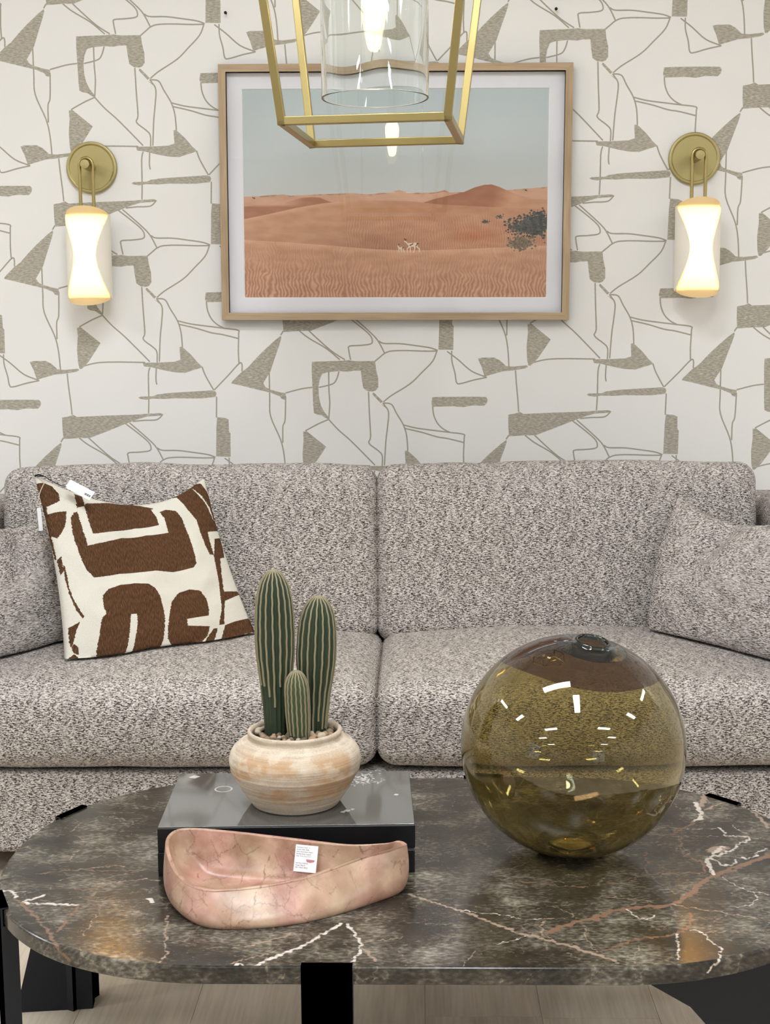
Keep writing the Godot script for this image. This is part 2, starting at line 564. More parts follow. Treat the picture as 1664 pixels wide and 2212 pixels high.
func paint_fabric() -> StandardMaterial3D:
	var s := 1024
	var a := streaks(s, s, 8, 2, 0.24, 2, 21)
	var b := streaks(s, s, 4, 2, 0.30, 1, 22)
	var c := noise_bytes(s, s, 0.012, 3, 23)
	var v := PackedByteArray()
	v.resize(s * s)
	for i in s * s:
		var x := (a[i] - 128) * 1.0 + (b[i] - 128) * 0.75 + (c[i] - 128) * 0.25
		v[i] = clampi(int(139 + x * 0.98), 0, 255)
	var lut := ramp([[0.0, rgb(52, 47, 45)], [0.3, rgb(94, 88, 84)], [0.5, rgb(162, 155, 149)], [0.7, rgb(200, 193, 187)], [1.0, rgb(226, 220, 214)]])
	var m := material(Color.WHITE, 0.95, 0.0, 0.2)
	m.albedo_texture = picture(s, s, through(v, lut))
	triplanar(m, Vector3(0.44, 0.44, 0.44))
	bump(m, grey(s, s, v), 0.22)
	return m

func paint_marble() -> StandardMaterial3D:
	var w := 2048
	var h := 1228
	var base := noise_bytes(w, h, 0.0045, 5, 31, FastNoiseLite.TYPE_SIMPLEX_SMOOTH, 60.0)
	var band := streaks(w, h, 4, 1, 0.02, 4, 32)
	var fine := streaks(w, h, 2, 1, 0.09, 3, 33)
	var crack := noise_bytes(w, h, 0.009, 1, 34, FastNoiseLite.TYPE_CELLULAR, 45.0)
	var v := PackedByteArray()
	v.resize(w * h)
	for i in w * h:
		v[i] = clampi(int(120 + (base[i] - 128) * 0.75 + (band[i] - 128) * 0.32 + (fine[i] - 128) * 0.62), 0, 255)
	var lut := ramp([[0.0, rgb(28, 26, 22)], [0.35, rgb(53, 49, 42)], [0.55, rgb(77, 72, 63)], [0.75, rgb(108, 103, 91)], [1.0, rgb(150, 144, 130)]])
	var out := through(v, lut)
	for i in w * h:
		if crack[i] < 9 and base[i] > 105:
			var t := 0.5 * (1.0 - crack[i] / 9.0) * fine[i] / 128.0
			out[i * 3] = int(lerpf(out[i * 3], 158, t))
			out[i * 3 + 1] = int(lerpf(out[i * 3 + 1], 146, t))
			out[i * 3 + 2] = int(lerpf(out[i * 3 + 2], 128, t))
	var tint := [Vector3(214, 204, 194), Vector3(160, 138, 120), Vector3(128, 98, 80), Vector3(140, 132, 118)]
	var k := w / 1400.0
	var rng := RandomNumberGenerator.new()
	rng.seed = 77
	var veins := MARBLE_VEINS.duplicate()
	for n in 150:                                  # short hair veins between the traced ones
		var p := Vector2(rng.randf() * 1400, rng.randf() * 840)
		var d := Vector2.from_angle(rng.randfn(0.15, 0.55))
		var line := [rng.randf_range(0.6, 1.5), 3 if rng.randf() < 0.6 else 1, p.x, p.y]
		for s in rng.randi_range(3, 7):
			d = d.rotated(rng.randfn(0.0, 0.45))
			p += d * rng.randf_range(10, 30)
			line.append_array([p.x, p.y])
		veins.append(line)
	var wob := FastNoiseLite.new()
	wob.seed = 5
	wob.frequency = 0.03
	wob.fractal_octaves = 3
	var count := 0
	for vein: Array in veins:
		count += 1
		var pts := curve2(vein, 2, k, 6)
		var colour: Vector3 = tint[int(vein[1])]
		var width: float = maxf(float(vein[0]) * k * 0.8, 0.8)
		var strong := 0.85 if int(vein[1]) == 0 else 0.78 if int(vein[1]) == 1 else 0.7 if int(vein[1]) == 2 else 0.45
		for q in pts.size() - 1:
			var steps := maxi(1, int(pts[q].distance_to(pts[q + 1]) / 1.0))
			for s in steps:
				var p := pts[q].lerp(pts[q + 1], float(s) / steps)
				var n1 := wob.get_noise_2d(p.x + count * 97, p.y)
				var n2 := wob.get_noise_2d(p.y * 2.0 + 4000, p.x * 2.0 + count * 31)
				p += Vector2(n1, n2) * 9.0
				var r := width * (0.55 + 0.6 * absf(n2) + 0.45 * n1)
				r = maxf(r, 0.6)
				var ri := int(ceil(r)) + 1
				for y in range(maxi(0, int(p.y) - ri), mini(h, int(p.y) + ri + 1)):
					for x in range(maxi(0, int(p.x) - ri), mini(w, int(p.x) + ri + 1)):
						var i := y * w + x
						var near := clampf(r + 0.5 - Vector2(x - p.x, y - p.y).length(), 0.0, 1.0)
						if near <= 0.0:
							continue
						var t := near * strong * (0.3 + fine[i] / 255.0 * 0.9) * 0.6
						out[i * 3] = int(lerpf(out[i * 3], colour.x, minf(t, 1.0)))
						out[i * 3 + 1] = int(lerpf(out[i * 3 + 1], colour.y, minf(t, 1.0)))
						out[i * 3 + 2] = int(lerpf(out[i * 3 + 2], colour.z, minf(t, 1.0)))
	var m := material(Color.WHITE, 0.2, 0.0, 0.45)
	m.albedo_texture = picture(w, h, out)
	bump(m, grey(w, h, fine), 0.006)
	return m

func paint_pink_stone() -> StandardMaterial3D:
	var s := 1024
	var base := noise_bytes(s, s, 0.006, 4, 41, FastNoiseLite.TYPE_SIMPLEX_SMOOTH, 40.0)
	var hue := noise_bytes(s, s, 0.0035, 3, 44)
	var crack := noise_bytes(s, s, 0.009, 1, 42, FastNoiseLite.TYPE_CELLULAR, 55.0)
	var hair := noise_bytes(s, s, 0.022, 1, 43, FastNoiseLite.TYPE_CELLULAR, 30.0)
	var where := noise_bytes(s, s, 0.005, 2, 45)
	var out := PackedByteArray()
	out.resize(s * s * 3)
	for i in s * s:
		var b := (base[i] - 128) * 0.22
		var g := (hue[i] - 128) / 128.0
		var c := Vector3(176 + b, 141 + b + g * 13, 119 + b + g * 5)
		var t := 0.0
		if crack[i] < 9 and where[i] > 105:
			t = 0.62 * (1.0 - crack[i] / 9.0)
		if hair[i] < 8 and where[i] > 150:
			t = maxf(t, 0.38 * (1.0 - hair[i] / 8.0))
		c = c.lerp(Vector3(104, 72, 62), t)
		out[i * 3] = clampi(int(c.x), 0, 255)
		out[i * 3 + 1] = clampi(int(c.y), 0, 255)
		out[i * 3 + 2] = clampi(int(c.z), 0, 255)
	var m := material(Color.WHITE, 0.3, 0.0, 0.5)
	m.albedo_texture = picture(s, s, out)
	triplanar(m, Vector3(0.36, 0.36, 0.36))
	m.uv1_offset = Vector3(0.3, 0.1, 0.62)
	return m

func paint_clay() -> StandardMaterial3D:
	var w := 1024
	var h := 512
	var broad := noise_bytes(w, h, 0.006, 4, 51)
	var blot := noise_bytes(w, h, 0.014, 4, 52, FastNoiseLite.TYPE_SIMPLEX_SMOOTH, 25.0)
	var rings := streaks(w, h, 16, 1, 0.05, 3, 53)
	var speck := noise_bytes(w, h, 0.12, 2, 54)
	var out := PackedByteArray()
	out.resize(w * h * 3)
	for i in w * h:
		var c := Vector3(198, 183, 164) + Vector3.ONE * ((rings[i] - 128) * 0.14 + (speck[i] - 128) * 0.10)
		var v := float(i / w) / h                     # the ochre stain sits on the shoulder, the foot is bare grey clay
		var ochre := clampf((broad[i] - 112) / 60.0, 0, 1) * smoothstep(0.36, 0.46, v + (blot[i] - 128) * 0.0006) * (1.0 - smoothstep(0.66, 0.78, v))
		c = c.lerp(Vector3(186, 150, 114), ochre * 0.8)
		var chalk := clampf((blot[i] - 126) / 60.0, 0, 1)
		c = c.lerp(Vector3(216, 204, 186), chalk * (0.55 if v > 0.55 else 0.2))
		if speck[i] > 222:
			c = c.lerp(Vector3(120, 92, 70), 0.45)
		out[i * 3] = clampi(int(c.x), 0, 255)
		out[i * 3 + 1] = clampi(int(c.y), 0, 255)
		out[i * 3 + 2] = clampi(int(c.z), 0, 255)
	var m := material(Color.WHITE, 0.92, 0.0, 0.25)
	m.albedo_texture = picture(w, h, out)
	bump(m, grey(w, h, rings), 0.08)
	return m

func paint_wood(light: Color, dark: Color, seed_: int, rough: float, w := 256, h := 1024) -> StandardMaterial3D:
	var a := streaks(w, h, 1, 16, 0.09, 3, seed_)
	var b := streaks(w, h, 2, 8, 0.012, 3, seed_ + 1)
	var v := PackedByteArray()
	v.resize(w * h)
	for i in w * h:
		v[i] = clampi(int(128 + (a[i] - 128) * 0.5 + (b[i] - 128) * 0.75), 0, 255)
	var m := material(Color.WHITE, rough, 0.0, 0.4)
	m.albedo_texture = picture(w, h, through(v, ramp([[0.0, dark], [0.5, dark.lerp(light, 0.55)], [1.0, light]])))
	return m

func paint_pillow() -> StandardMaterial3D:
	var s := 1024
	var im := Image.create(s * 2, s * 2, false, Image.FORMAT_L8)
	for p: Array in PILLOW_SHAPES:
		fill(im, curve2(p, 1, s * 2 / 1000.0, 1), Color.WHITE if int(p[0]) == 1 else Color.BLACK)
	im.resize(s, s, Image.INTERPOLATE_BILINEAR)
	var a := im.get_data()
	var yarn := streaks(s, s, 1, 8, 0.22, 2, 61)
	var fuzz := noise_bytes(s, s, 0.18, 2, 62)
	var out := PackedByteArray()
	out.resize(s * s * 3)
	var rough := FastNoiseLite.new()
	rough.frequency = 0.06
	for y in s:
		for x in s:
			var i := y * s + x
			var dx := clampi(x + int(rough.get_noise_2d(x, y) * 7.0), 0, s - 1)
			var t := a[y * s + dx] / 255.0
			var b := Vector3(86, 61, 42) + Vector3(1.0, 0.8, 0.6) * ((yarn[i] - 128) * 0.24 + (fuzz[i] - 128) * 0.10)
			var c := Vector3(215, 211, 199) + Vector3.ONE * ((fuzz[i] - 128) * 0.09)
			c = c.lerp(b, t)
			out[i * 3] = clampi(int(c.x), 0, 255)
			out[i * 3 + 1] = clampi(int(c.y), 0, 255)
			out[i * 3 + 2] = clampi(int(c.z), 0, 255)
	var m := material(Color.WHITE, 0.95, 0.0, 0.2)
	m.albedo_texture = picture(s, s, out)
	bump(m, grey(s, s, fuzz), 0.06)
	return m

func along(line: Array, x: float) -> float:
	for k in range(0, line.size() - 2, 2):
		if x <= line[k + 2]:
			return lerpf(line[k + 1], line[k + 3], clampf((x - line[k]) / (line[k + 2] - line[k]), 0.0, 1.0))
	return line[-1]

# the desert photograph in the frame: sky, far dunes, a rippled slope, shrubs and two gazelles
func paint_desert() -> StandardMaterial3D:
	var w := 1320
	var h := 888
	var far := [12, 98, 100, 95, 160, 90, 230, 86, 262, 93, 420, 86, 600, 80, 680, 88, 740, 80, 800, 76, 840, 64, 890, 80, 1000, 80, 1040, 76, 1080, 66, 1110, 78, 1200, 76, 1340, 74, 1420, 66, 1629, 50]
	var big := [960, 135, 1030, 112, 1100, 96, 1180, 78, 1240, 52, 1290, 39, 1330, 37, 1370, 50, 1440, 82, 1530, 112, 1629, 118]
	var mound := [12, 150, 140, 140, 240, 128, 320, 106, 380, 101, 420, 104, 480, 128, 600, 135]
	var crest := [12, 218, 150, 190, 300, 157, 450, 132, 640, 118, 900, 124, 1060, 142, 1250, 152, 1629, 170]
	var front := [12, 328, 200, 338, 400, 352, 560, 366, 700, 378, 850, 384, 1000, 384, 1200, 378, 1400, 370, 1629, 360]
	var n := FastNoiseLite.new()
	n.seed = 8
	n.frequency = 0.006
	n.fractal_octaves = 3
	var out := PackedByteArray()
	out.resize(w * h * 3)
	for i in w:
		var x := 12.0 + i * 1617.0 / w
		var yf := along(far, x)
		var yb := along(big, x) if x > 960 else 999.0
		var ym := along(mound, x) if x < 600 else 999.0
		var yc := along(crest, x)
		var yr := along(front, x)
		for j in h:
			var y := -465.0 + j * 1105.0 / h
			var c: Vector3
			if y < minf(yf, yb):
				var t := (y + 465.0) / 560.0
				c = Vector3(190, 201, 203).lerp(Vector3(200, 205, 204), t)
				c -= Vector3(14, 8, 4) * clampf(0.3 - t, 0, 1)
			else:
				var q := n.get_noise_2d(x, y * 3.0)
				if y > yr:
					c = Vector3(197, 151, 122)
					var d := clampf((y - yr) / 260.0, 0.0, 1.0)
					var fine_ripple := 1.0 - clampf(d * 1.6, 0.0, 1.0)
					var bend := n.get_noise_2d(x * 1.1, y * 1.1 + 500.0) * 9.0 + n.get_noise_2d(x * 4.0, y * 4.0) * 1.2
					var wave := lerpf(sin(x / 20.0 * TAU + bend + y * 0.012), sin(x / 12.0 * TAU + bend * 1.4), fine_ripple)
					c += Vector3(22, 21, 19) * wave * lerpf(0.2, 1.0, d) - Vector3(8, 9, 8) * d
					c += Vector3(16, 16, 15) * clampf(1.0 - (y - yr) / 34.0, 0.0, 1.0)
				elif y > yc:
					c = Vector3(199, 154, 124).lerp(Vector3(190, 142, 113), clampf((x - 400.0) / 500.0, 0, 1))
					var dip := clampf(1.0 - absf(x - 720.0) / 330.0, 0, 1) * clampf((y - yc) / (yr - yc) * 2.0 - 1.0, 0, 1)
					c -= Vector3(30, 28, 24) * dip
					var red := clampf(1.0 - absf(x - 1240.0) / 170.0, 0, 1) * clampf(1.0 - absf(y - 305.0) / 60.0, 0, 1)
					c += Vector3(-6, -22, -26) * red
					if x > 560.0:
						c += Vector3(9, 9, 8) * sin(x / 13.0 * TAU + n.get_noise_2d(x, y * 1.4 + 90.0) * 8.0) * clampf((y - 170.0) / 60.0, 0, 1)
					c += Vector3(18, 18, 17) * clampf(1.0 - (y - yc) / 26.0, 0, 1) * clampf((760.0 - x) / 250.0, 0, 1)
					c -= Vector3(12, 12, 11) * clampf((y - yc) / (yr - yc) - 0.35, 0, 1) * clampf((700.0 - x) / 300.0, 0, 1)
				elif y > ym:
					c = Vector3(170, 120, 94).lerp(Vector3(206, 164, 135), clampf((340.0 - x) / 110.0, 0, 1) * clampf((155.0 - y) / 14.0, 0, 1))
				elif y > yb:
					c = Vector3(166, 114, 88).lerp(Vector3(198, 152, 122), clampf((x - 1335.0) / 90.0, 0, 1))
				else:
					c = Vector3(205, 164, 138)
					if y < yf + 7.0:
						c -= Vector3(26, 28, 26) * clampf(n.get_noise_2d(x * 2.0, 3.0) * 3.0, 0, 1)
				c += Vector3.ONE * q * 12.0
			var o := (j * w + i) * 3
			out[o] = clampi(int(c.x), 0, 255)
			out[o + 1] = clampi(int(c.y), 0, 255)
			out[o + 2] = clampi(int(c.z), 0, 255)
	var im := Image.create_from_data(w, h, false, Image.FORMAT_RGB8, out)
	var rng := RandomNumberGenerator.new()
	rng.seed = 12
	var k := w / 1617.0
	# each shrub: middle, half size, number of leaf dabs
	for s: Array in [[1545, 246, 120, 62, 900], [1585, 215, 60, 55, 300], [1490, 338, 70, 30, 420], [1450, 250, 40, 22, 160], [1300, 223, 22, 10, 60], [1376, 198, 20, 11, 60], [70, 96, 6, 5, 8], [1510, 62, 10, 4, 8]]:
		for d in int(s[4]):
			var p := Vector2(s[0] + rng.randfn(0, 0.42) * s[2] - 12, s[1] + rng.randfn(0, 0.42) * s[3] + 465) * k
			var r := rng.randf_range(2.5, 7.5) * (0.5 if s[2] < 50 else 1.0)
			var g := rng.randf_range(-14, 26)
			var c := rgb(int(72 + g), int(74 + g), int(72 + g)) if s[1] < 300 else rgb(int(110 + g), int(98 + g), int(82 + g))
			fill(im, PackedVector2Array([p + Vector2(-r, 0), p + Vector2(0, -r * 0.8), p + Vector2(r, 0), p + Vector2(0, r * 0.8)]), c)
	# gazelles, drawn in the photograph's own small units
	var fx := func(x: float, y: float) -> Vector2: return Vector2((x / 9.244 + 780.0 - 520.0) * 2.447 - 12.0, (y / 9.244 + 480.0 - 380.0) * 2.447 + 465.0) * k
	for g: Array in [[230, 212, 190, 865, 320, 885, 290, 910, 300, 950, 340, 1050, 335, 1130, 325, 1150, 350, 1140, 395, 1190, 450, 1195, 520, 1180, 520, 1165, 450, 1110, 405, 1100, 450, 1070, 525, 1055, 525, 1080, 450, 1070, 410, 1010, 410, 1010, 520, 992, 520, 990, 420, 950, 450, 945, 520, 930, 520, 935, 440, 970, 400, 920, 340, 890, 315], [222, 204, 182, 738, 390, 760, 380, 780, 420, 830, 415, 865, 410, 870, 460, 890, 520, 870, 520, 850, 470, 825, 480, 840, 520, 820, 520, 800, 465, 780, 460, 780, 520, 765, 520, 755, 430], [70, 55, 42, 870, 250, 890, 240, 905, 265, 930, 250, 915, 295, 890, 275], [72, 58, 44, 980, 380, 1060, 340, 1065, 355, 1000, 395], [72, 58, 44, 1130, 330, 1185, 350, 1150, 358, 1120, 400, 1095, 408, 1125, 365], [82, 66, 50, 845, 410, 880, 425, 855, 440, 845, 480, 838, 450], [82, 66, 50, 755, 365, 795, 350, 770, 390]]:
		var pts := PackedVector2Array()
		for q in range(3, g.size(), 2):
			pts.append(fx.call(float(g[q]), float(g[q + 1])))
		fill(im, pts, rgb(g[0], g[1], g[2]))
	var m := material(Color.WHITE, 0.7, 0.0, 0.3)
	m.albedo_texture = ImageTexture.create_from_image(im)
	return m

func paint_cover() -> StandardMaterial3D:
	var w := 860
	var h := 550
	var im := Image.create(w, h, false, Image.FORMAT_RGB8)
	im.fill(rgb(80, 80, 79))
	var ring := PackedVector2Array()
	for k in 25:
		ring.append(Vector2(182 + cos(TAU * k / 24.0) * 30, 178 + sin(TAU * k / 24.0) * 30))
	stroke(im, ring, 6, rgb(190, 190, 188))
	var rng := RandomNumberGenerator.new()
	rng.seed = 4
	for k in 90:                                   # the white blossom printed behind the pot
		var p := Vector2(690 + rng.randfn(0, 30), 85 + rng.randfn(0, 34))
		var d := Vector2.from_angle(rng.randf() * TAU) * rng.randf_range(6, 14)
		fill(im, PackedVector2Array([p - d, p + d.orthogonal() * 0.4, p + d, p - d.orthogonal() * 0.4]), rgb(208, 208, 206) if rng.randf() < 0.7 else rgb(150, 150, 148))
	for s: Array in [[806, 262, 10], [632, 418, 14], [618, 430, 10], [650, 405, 9], [60, 40, 22]]:
		var p := Vector2(s[0], s[1])
		fill(im, PackedVector2Array([p + Vector2(-s[2], 4), p + Vector2(-3, -s[2]), p + Vector2(s[2], -5), p + Vector2(4, s[2] * 0.8)]), rgb(205, 205, 203))
	for s: Array in [[40, 160, 440], [640, 30, 520], [745, 30, 480]]:
		stroke(im, PackedVector2Array([Vector2(s[0], s[1]), Vector2(s[0] + 6, s[2])]), 2, rgb(64, 64, 64))
	var m := material(Color.WHITE, 0.07, 0.0, 0.7)
	m.clearcoat_enabled = true
	m.clearcoat = 1.0
	m.clearcoat_roughness = 0.05
	m.albedo_texture = ImageTexture.create_from_image(im)
	return m

func make_materials() -> void:
	M.paper = paint_wallpaper()
	M.fabric = paint_fabric()
	M.marble = paint_marble()
	M.pink = paint_pink_stone()
	M.clay = paint_clay()
	M.oak = paint_wood(rgb(194, 172, 142), rgb(150, 126, 98), 71, 0.6)
	M.pattern = paint_pillow()
	M.desert = paint_desert()
	M.cover = paint_cover()
	for k in 3:
		M["plank%d" % k] = paint_wood([rgb(230, 219, 200), rgb(222, 211, 192), rgb(235, 223, 204)][k], [rgb(190, 177, 157), rgb(182, 169, 150), rgb(195, 181, 161)][k], 81 + k * 5, 0.5)
	M.plaster = material(rgb(214, 211, 205), 0.9)
	M.ceiling = material(rgb(226, 225, 221), 0.9)
	M.brass = material(rgb(166, 150, 100), 0.34, 1.0)
	M.dark_brass = material(rgb(176, 164, 116), 0.52, 1.0)
	M.black = material(rgb(24, 27, 34), 0.5, 0.0, 0.4)
	M.box_side = material(rgb(16, 17, 20), 0.35, 0.0, 0.5)
	M.white_card = material(rgb(238, 238, 240), 0.6)
	M.mat_board = material(rgb(231, 231, 236), 0.85)
	M.bevel_core = material(rgb(246, 246, 246), 0.8)
	M.ink = material(rgb(60, 58, 58), 0.8)
	M.ceramic = material(rgb(238, 231, 216), 0.35)
	M.diffuser = material(rgb(255, 236, 190), 0.5)
	M.diffuser.backlight_enabled = true
	M.diffuser.backlight = Color(1.0, 0.84, 0.52)
	M.pane = StandardMaterial3D.new()
	M.pane.transparency = BaseMaterial3D.TRANSPARENCY_ALPHA
	M.pane.albedo_color = Color(1, 1, 1, 0.0)
	M.pane.roughness = 0.0
	M.clear_glass = glass(rgb(250, 253, 252))
	M.olive_glass = glass(rgb(208, 198, 156))
	M.amber_glass = glass(rgb(140, 117, 110))
	M.smoke_glass = glass(rgb(122, 138, 150))
	M.green = material(rgb(50, 63, 46), 0.6, 0.0, 0.4)
	M.pale_green = material(rgb(80, 92, 66), 0.7, 0.0, 0.3)
	M.spine = material(rgb(144, 136, 110), 0.9, 0.0, 0.2)
	M.soil = material(rgb(52, 42, 34), 0.95)
	M.pebbles = [material(rgb(178, 164, 140), 0.6), material(rgb(128, 110, 88), 0.6), material(rgb(92, 77, 60), 0.6), material(rgb(152, 126, 96), 0.6)]
	M.string = material(rgb(20, 20, 24), 0.8)
	M.cord = material(rgb(196, 186, 160), 0.8)

func glass(c: Color) -> StandardMaterial3D:
	var m := StandardMaterial3D.new()
	m.albedo_color = Color(c.r, c.g, c.b, 0.0)
	m.roughness = 0.0
	m.refraction_enabled = true
	m.refraction_scale = 0.05
	return m

func glowing(c: Color, energy: float) -> StandardMaterial3D:
	var m := material(Color.WHITE, 0.5)
	m.emission_enabled = true
	m.emission = c
	m.emission_energy_multiplier = energy
	return m

# ------------------------------------------------------------------ the place

func _ready() -> void:
	var camera := Camera3D.new()
	camera.name = "camera"
	camera.position = Vector3(0, 1.28, 0)
	camera.rotation_degrees = Vector3(-7.610, 1.391, -0.460)
	camera.fov = rad_to_deg(2.0 * atan(1106.0 / 2900.0))
	camera.near = 0.05
	camera.far = 60.0
	add_child(camera)
	var sky := ProceduralSkyMaterial.new()
	sky.sky_top_color = rgb(150, 182, 222)
	sky.sky_horizon_color = rgb(226, 232, 238)
	sky.ground_bottom_color = rgb(120, 116, 108)
	sky.ground_horizon_color = rgb(196, 198, 196)
	var e := Environment.new()
	e.background_mode = Environment.BG_SKY
	e.sky = Sky.new()
	e.sky.sky_material = sky
	e.background_energy_multiplier = 1.6
	e.tonemap_mode = Environment.TONE_MAPPER_LINEAR
	e.tonemap_exposure = 1.0
	e.sdfgi_enabled = true
	e.ssao_enabled = true
	e.ssil_enabled = true
	var world := WorldEnvironment.new()
	world.name = "surroundings"
	world.environment = e
	add_child(world)
	var spots := [[0.27, -0.5, true], [-0.5, -1.75, false], [-4.1, -0.8, false], [4.3, -0.6, false], [-4.4, -3.2, true], [4.4, -3.2, true], [-2.1, 1.7, false], [2.5, 1.7, false], [-4.1, 3.4, false], [4.3, 3.4, false], [-4.1, 6.0, false], [4.3, 6.0, false]]  # the nearest pair behind the camera is added to brighten the floor
	for s: Array in spots:
		panel_light(s[0], s[1], s[2])

	make_materials()
	room()
	sofa()
	coffee_table()
	framed_print()
	sconce(Vector3(-0.971, 1.777, WALL_Z), "lit brass and white ceramic wall sconce left of the framed desert print")
	sconce(Vector3(0.826, 1.784, WALL_Z), "lit brass and white ceramic wall sconce right of the framed desert print")
	lantern()
	pillows()
	boxes()
	cactus_pot()
	stone_bowl()
	glass_vase()
	pins()

func panel_light(x: float, z: float, lengthwise: bool) -> void:
	var t := thing("ceiling_panel_light", "white rectangular ceiling light panel, mirrored in the amber glass vase or added to brighten the floor", "ceiling light", Vector3(x, CEILING_Y, z), "ceiling light panels of the showroom")
	if lengthwise:
		t.rotation.y = PI / 2
	var white := material(rgb(235, 235, 235), 0.5)
	for s in [-1.0, 1.0]:
		part("frame_rail", rounded(Vector3(1.26, 0.02, 0.025), 0.004), white, t, at(Vector3(0, -0.01, s * 0.165)))
		part("frame_rail", rounded(Vector3(0.025, 0.02, 0.305), 0.004), white, t, at(Vector3(s * 0.6175, -0.01, 0)))
	part("light_diffuser", rounded(Vector3(1.21, 0.008, 0.305), 0.002), glowing(rgb(240, 247, 255), 7.0), t, at(Vector3(0, -0.006, 0)))
	var l := AreaLight3D.new()
	l.name = "panel_glow"
	l.area_size = Vector2(1.2, 0.3)
	l.light_energy = 3.85
	l.light_color = rgb(244, 248, 254)
	l.area_range = 14.0
	l.area_attenuation = 2.0
	l.shadow_enabled = true
	l.position = Vector3(0, -0.022, 0)
	l.rotation.x = -PI / 2
	t.add_child(l)

func room() -> void:
	# the papered wall
	var b := builder()
	var wall := Vector3(12.0, CEILING_Y, 0.14)
	patch(b, func(u: float, v: float) -> Vector3: return Vector3(-6.0 + 12.0 * u, CEILING_Y * v, WALL_Z), 8, 4, false, func(_u: float, _v: float, p: Vector3) -> Vector2: return Vector2((p.x + 1.5) / 1.3716, (2.5 - p.y) / 0.6428))
	var papered := structure("wall_back", commit(b), M.paper)
	part("wall_core", rounded(wall, 0.002), M.plaster, papered, at(Vector3(0, CEILING_Y / 2, WALL_Z - 0.0722)))
	structure("wall_right", rounded(Vector3(0.14, CEILING_Y, 12.2), 0.002), M.plaster, at(Vector3(6.07, CEILING_Y / 2, 1.9)))
	structure("ceiling", rounded(Vector3(12.3, 0.12, 12.4), 0.002), M.ceiling, at(Vector3(0, CEILING_Y + 0.06, 1.9)))
	# the far end behind the camera: one shop window in the end wall, one in the left wall
	structure("wall_front", rounded(Vector3(8.6, CEILING_Y, 0.16), 0.002), M.plaster, at(Vector3(-1.7, CEILING_Y / 2, 7.9)))
	structure("wall_front", rounded(Vector3(0.9, CEILING_Y, 0.16), 0.002), M.plaster, at(Vector3(5.55, CEILING_Y / 2, 7.9)))
	structure("wall_left", rounded(Vector3(0.14, CEILING_Y, 7.3), 0.002), M.plaster, at(Vector3(-6.07, CEILING_Y / 2, -0.6)))
	structure("wall_left", rounded(Vector3(0.14, CEILING_Y, 2.4), 0.002), M.plaster, at(Vector3(-6.07, CEILING_Y / 2, 6.78)))
	var n := 0
	for s: Array in [[Vector3(3.85, 0, 7.9), 2.5, 0.0], [Vector3(-6.07, 0, 4.315), 2.53, PI / 2]]:
		n += 1
		var turn := Vector3(0, s[2], 0)
		var wall_name := "wall_front" if n == 1 else "wall_left"
		structure(wall_name, rounded(Vector3(s[1], 0.5, 0.14), 0.002), M.plaster, at(s[0] + Vector3(0, 0.25, 0), turn))
		structure(wall_name, rounded(Vector3(s[1], 0.5, 0.14), 0.002), M.plaster, at(s[0] + Vector3(0, CEILING_Y - 0.25, 0), turn))
		var w := structure("window_%d" % n, rounded(Vector3(0.05, 1.9, 0.06), 0.004), M.black, at(s[0] + Vector3(0, 1.45, 0), turn))
		for q in [-1.0, 1.0]:
			part("window_frame", rounded(Vector3(0.05, 1.9, 0.06), 0.004), M.black, w, at(Vector3(q * (s[1] / 2 - 0.025), 0, 0)))
			part("window_frame", rounded(Vector3(s[1] - 0.1, 0.05, 0.06), 0.004), M.black, w, at(Vector3(0, q * 0.925, 0)))
			part("pane", rounded(Vector3(s[1] / 2 - 0.08, 1.8, 0.006), 0.001), M.pane, w, at(Vector3(q * s[1] / 4, 0, 0)))
	# floor: a slab, and single boards where the picture shows them
	var f := structure("floor", rounded(Vector3(12.3, 0.1, 12.4), 0.002), M.plank1, at(Vector3(0, -0.058, 1.9)))
	var board := {}
	for k in 3:
		var m: StandardMaterial3D = M["plank%d" % k]
		m.uv1_scale = Vector3(1, 1, 1)
	var lengths := [1.5, 1.1, 1.3]
	for k in 3:
		board[k] = rounded(Vector3(0.2195, 0.0078, lengths[k] - 0.0005), 0.0006)
	var rng := RandomNumberGenerator.new()
	rng.seed = 15
	for c in 22:
		var zz := -4.1 + rng.randf() * -0.9
		while zz < -0.6:
			var k := rng.randi_range(0, 2)
			var from := maxf(zz, -4.105)
			if zz >= -4.105:
				part("plank", board[k], M["plank%d" % rng.randi_range(0, 2)], f, at(Vector3(-2.3 + c * 0.22, 0.058 - 0.0041, zz + lengths[k] / 2 - 1.9)))
			elif zz + lengths[k] > -4.0:
				part("plank", rounded(Vector3(0.2195, 0.0078, zz + lengths[k] - from - 0.0005), 0.0006), M["plank%d" % k], f, at(Vector3(-2.3 + c * 0.22, 0.058 - 0.0041, (zz + lengths[k] + from) / 2 - 1.9)))
			zz += lengths[k]

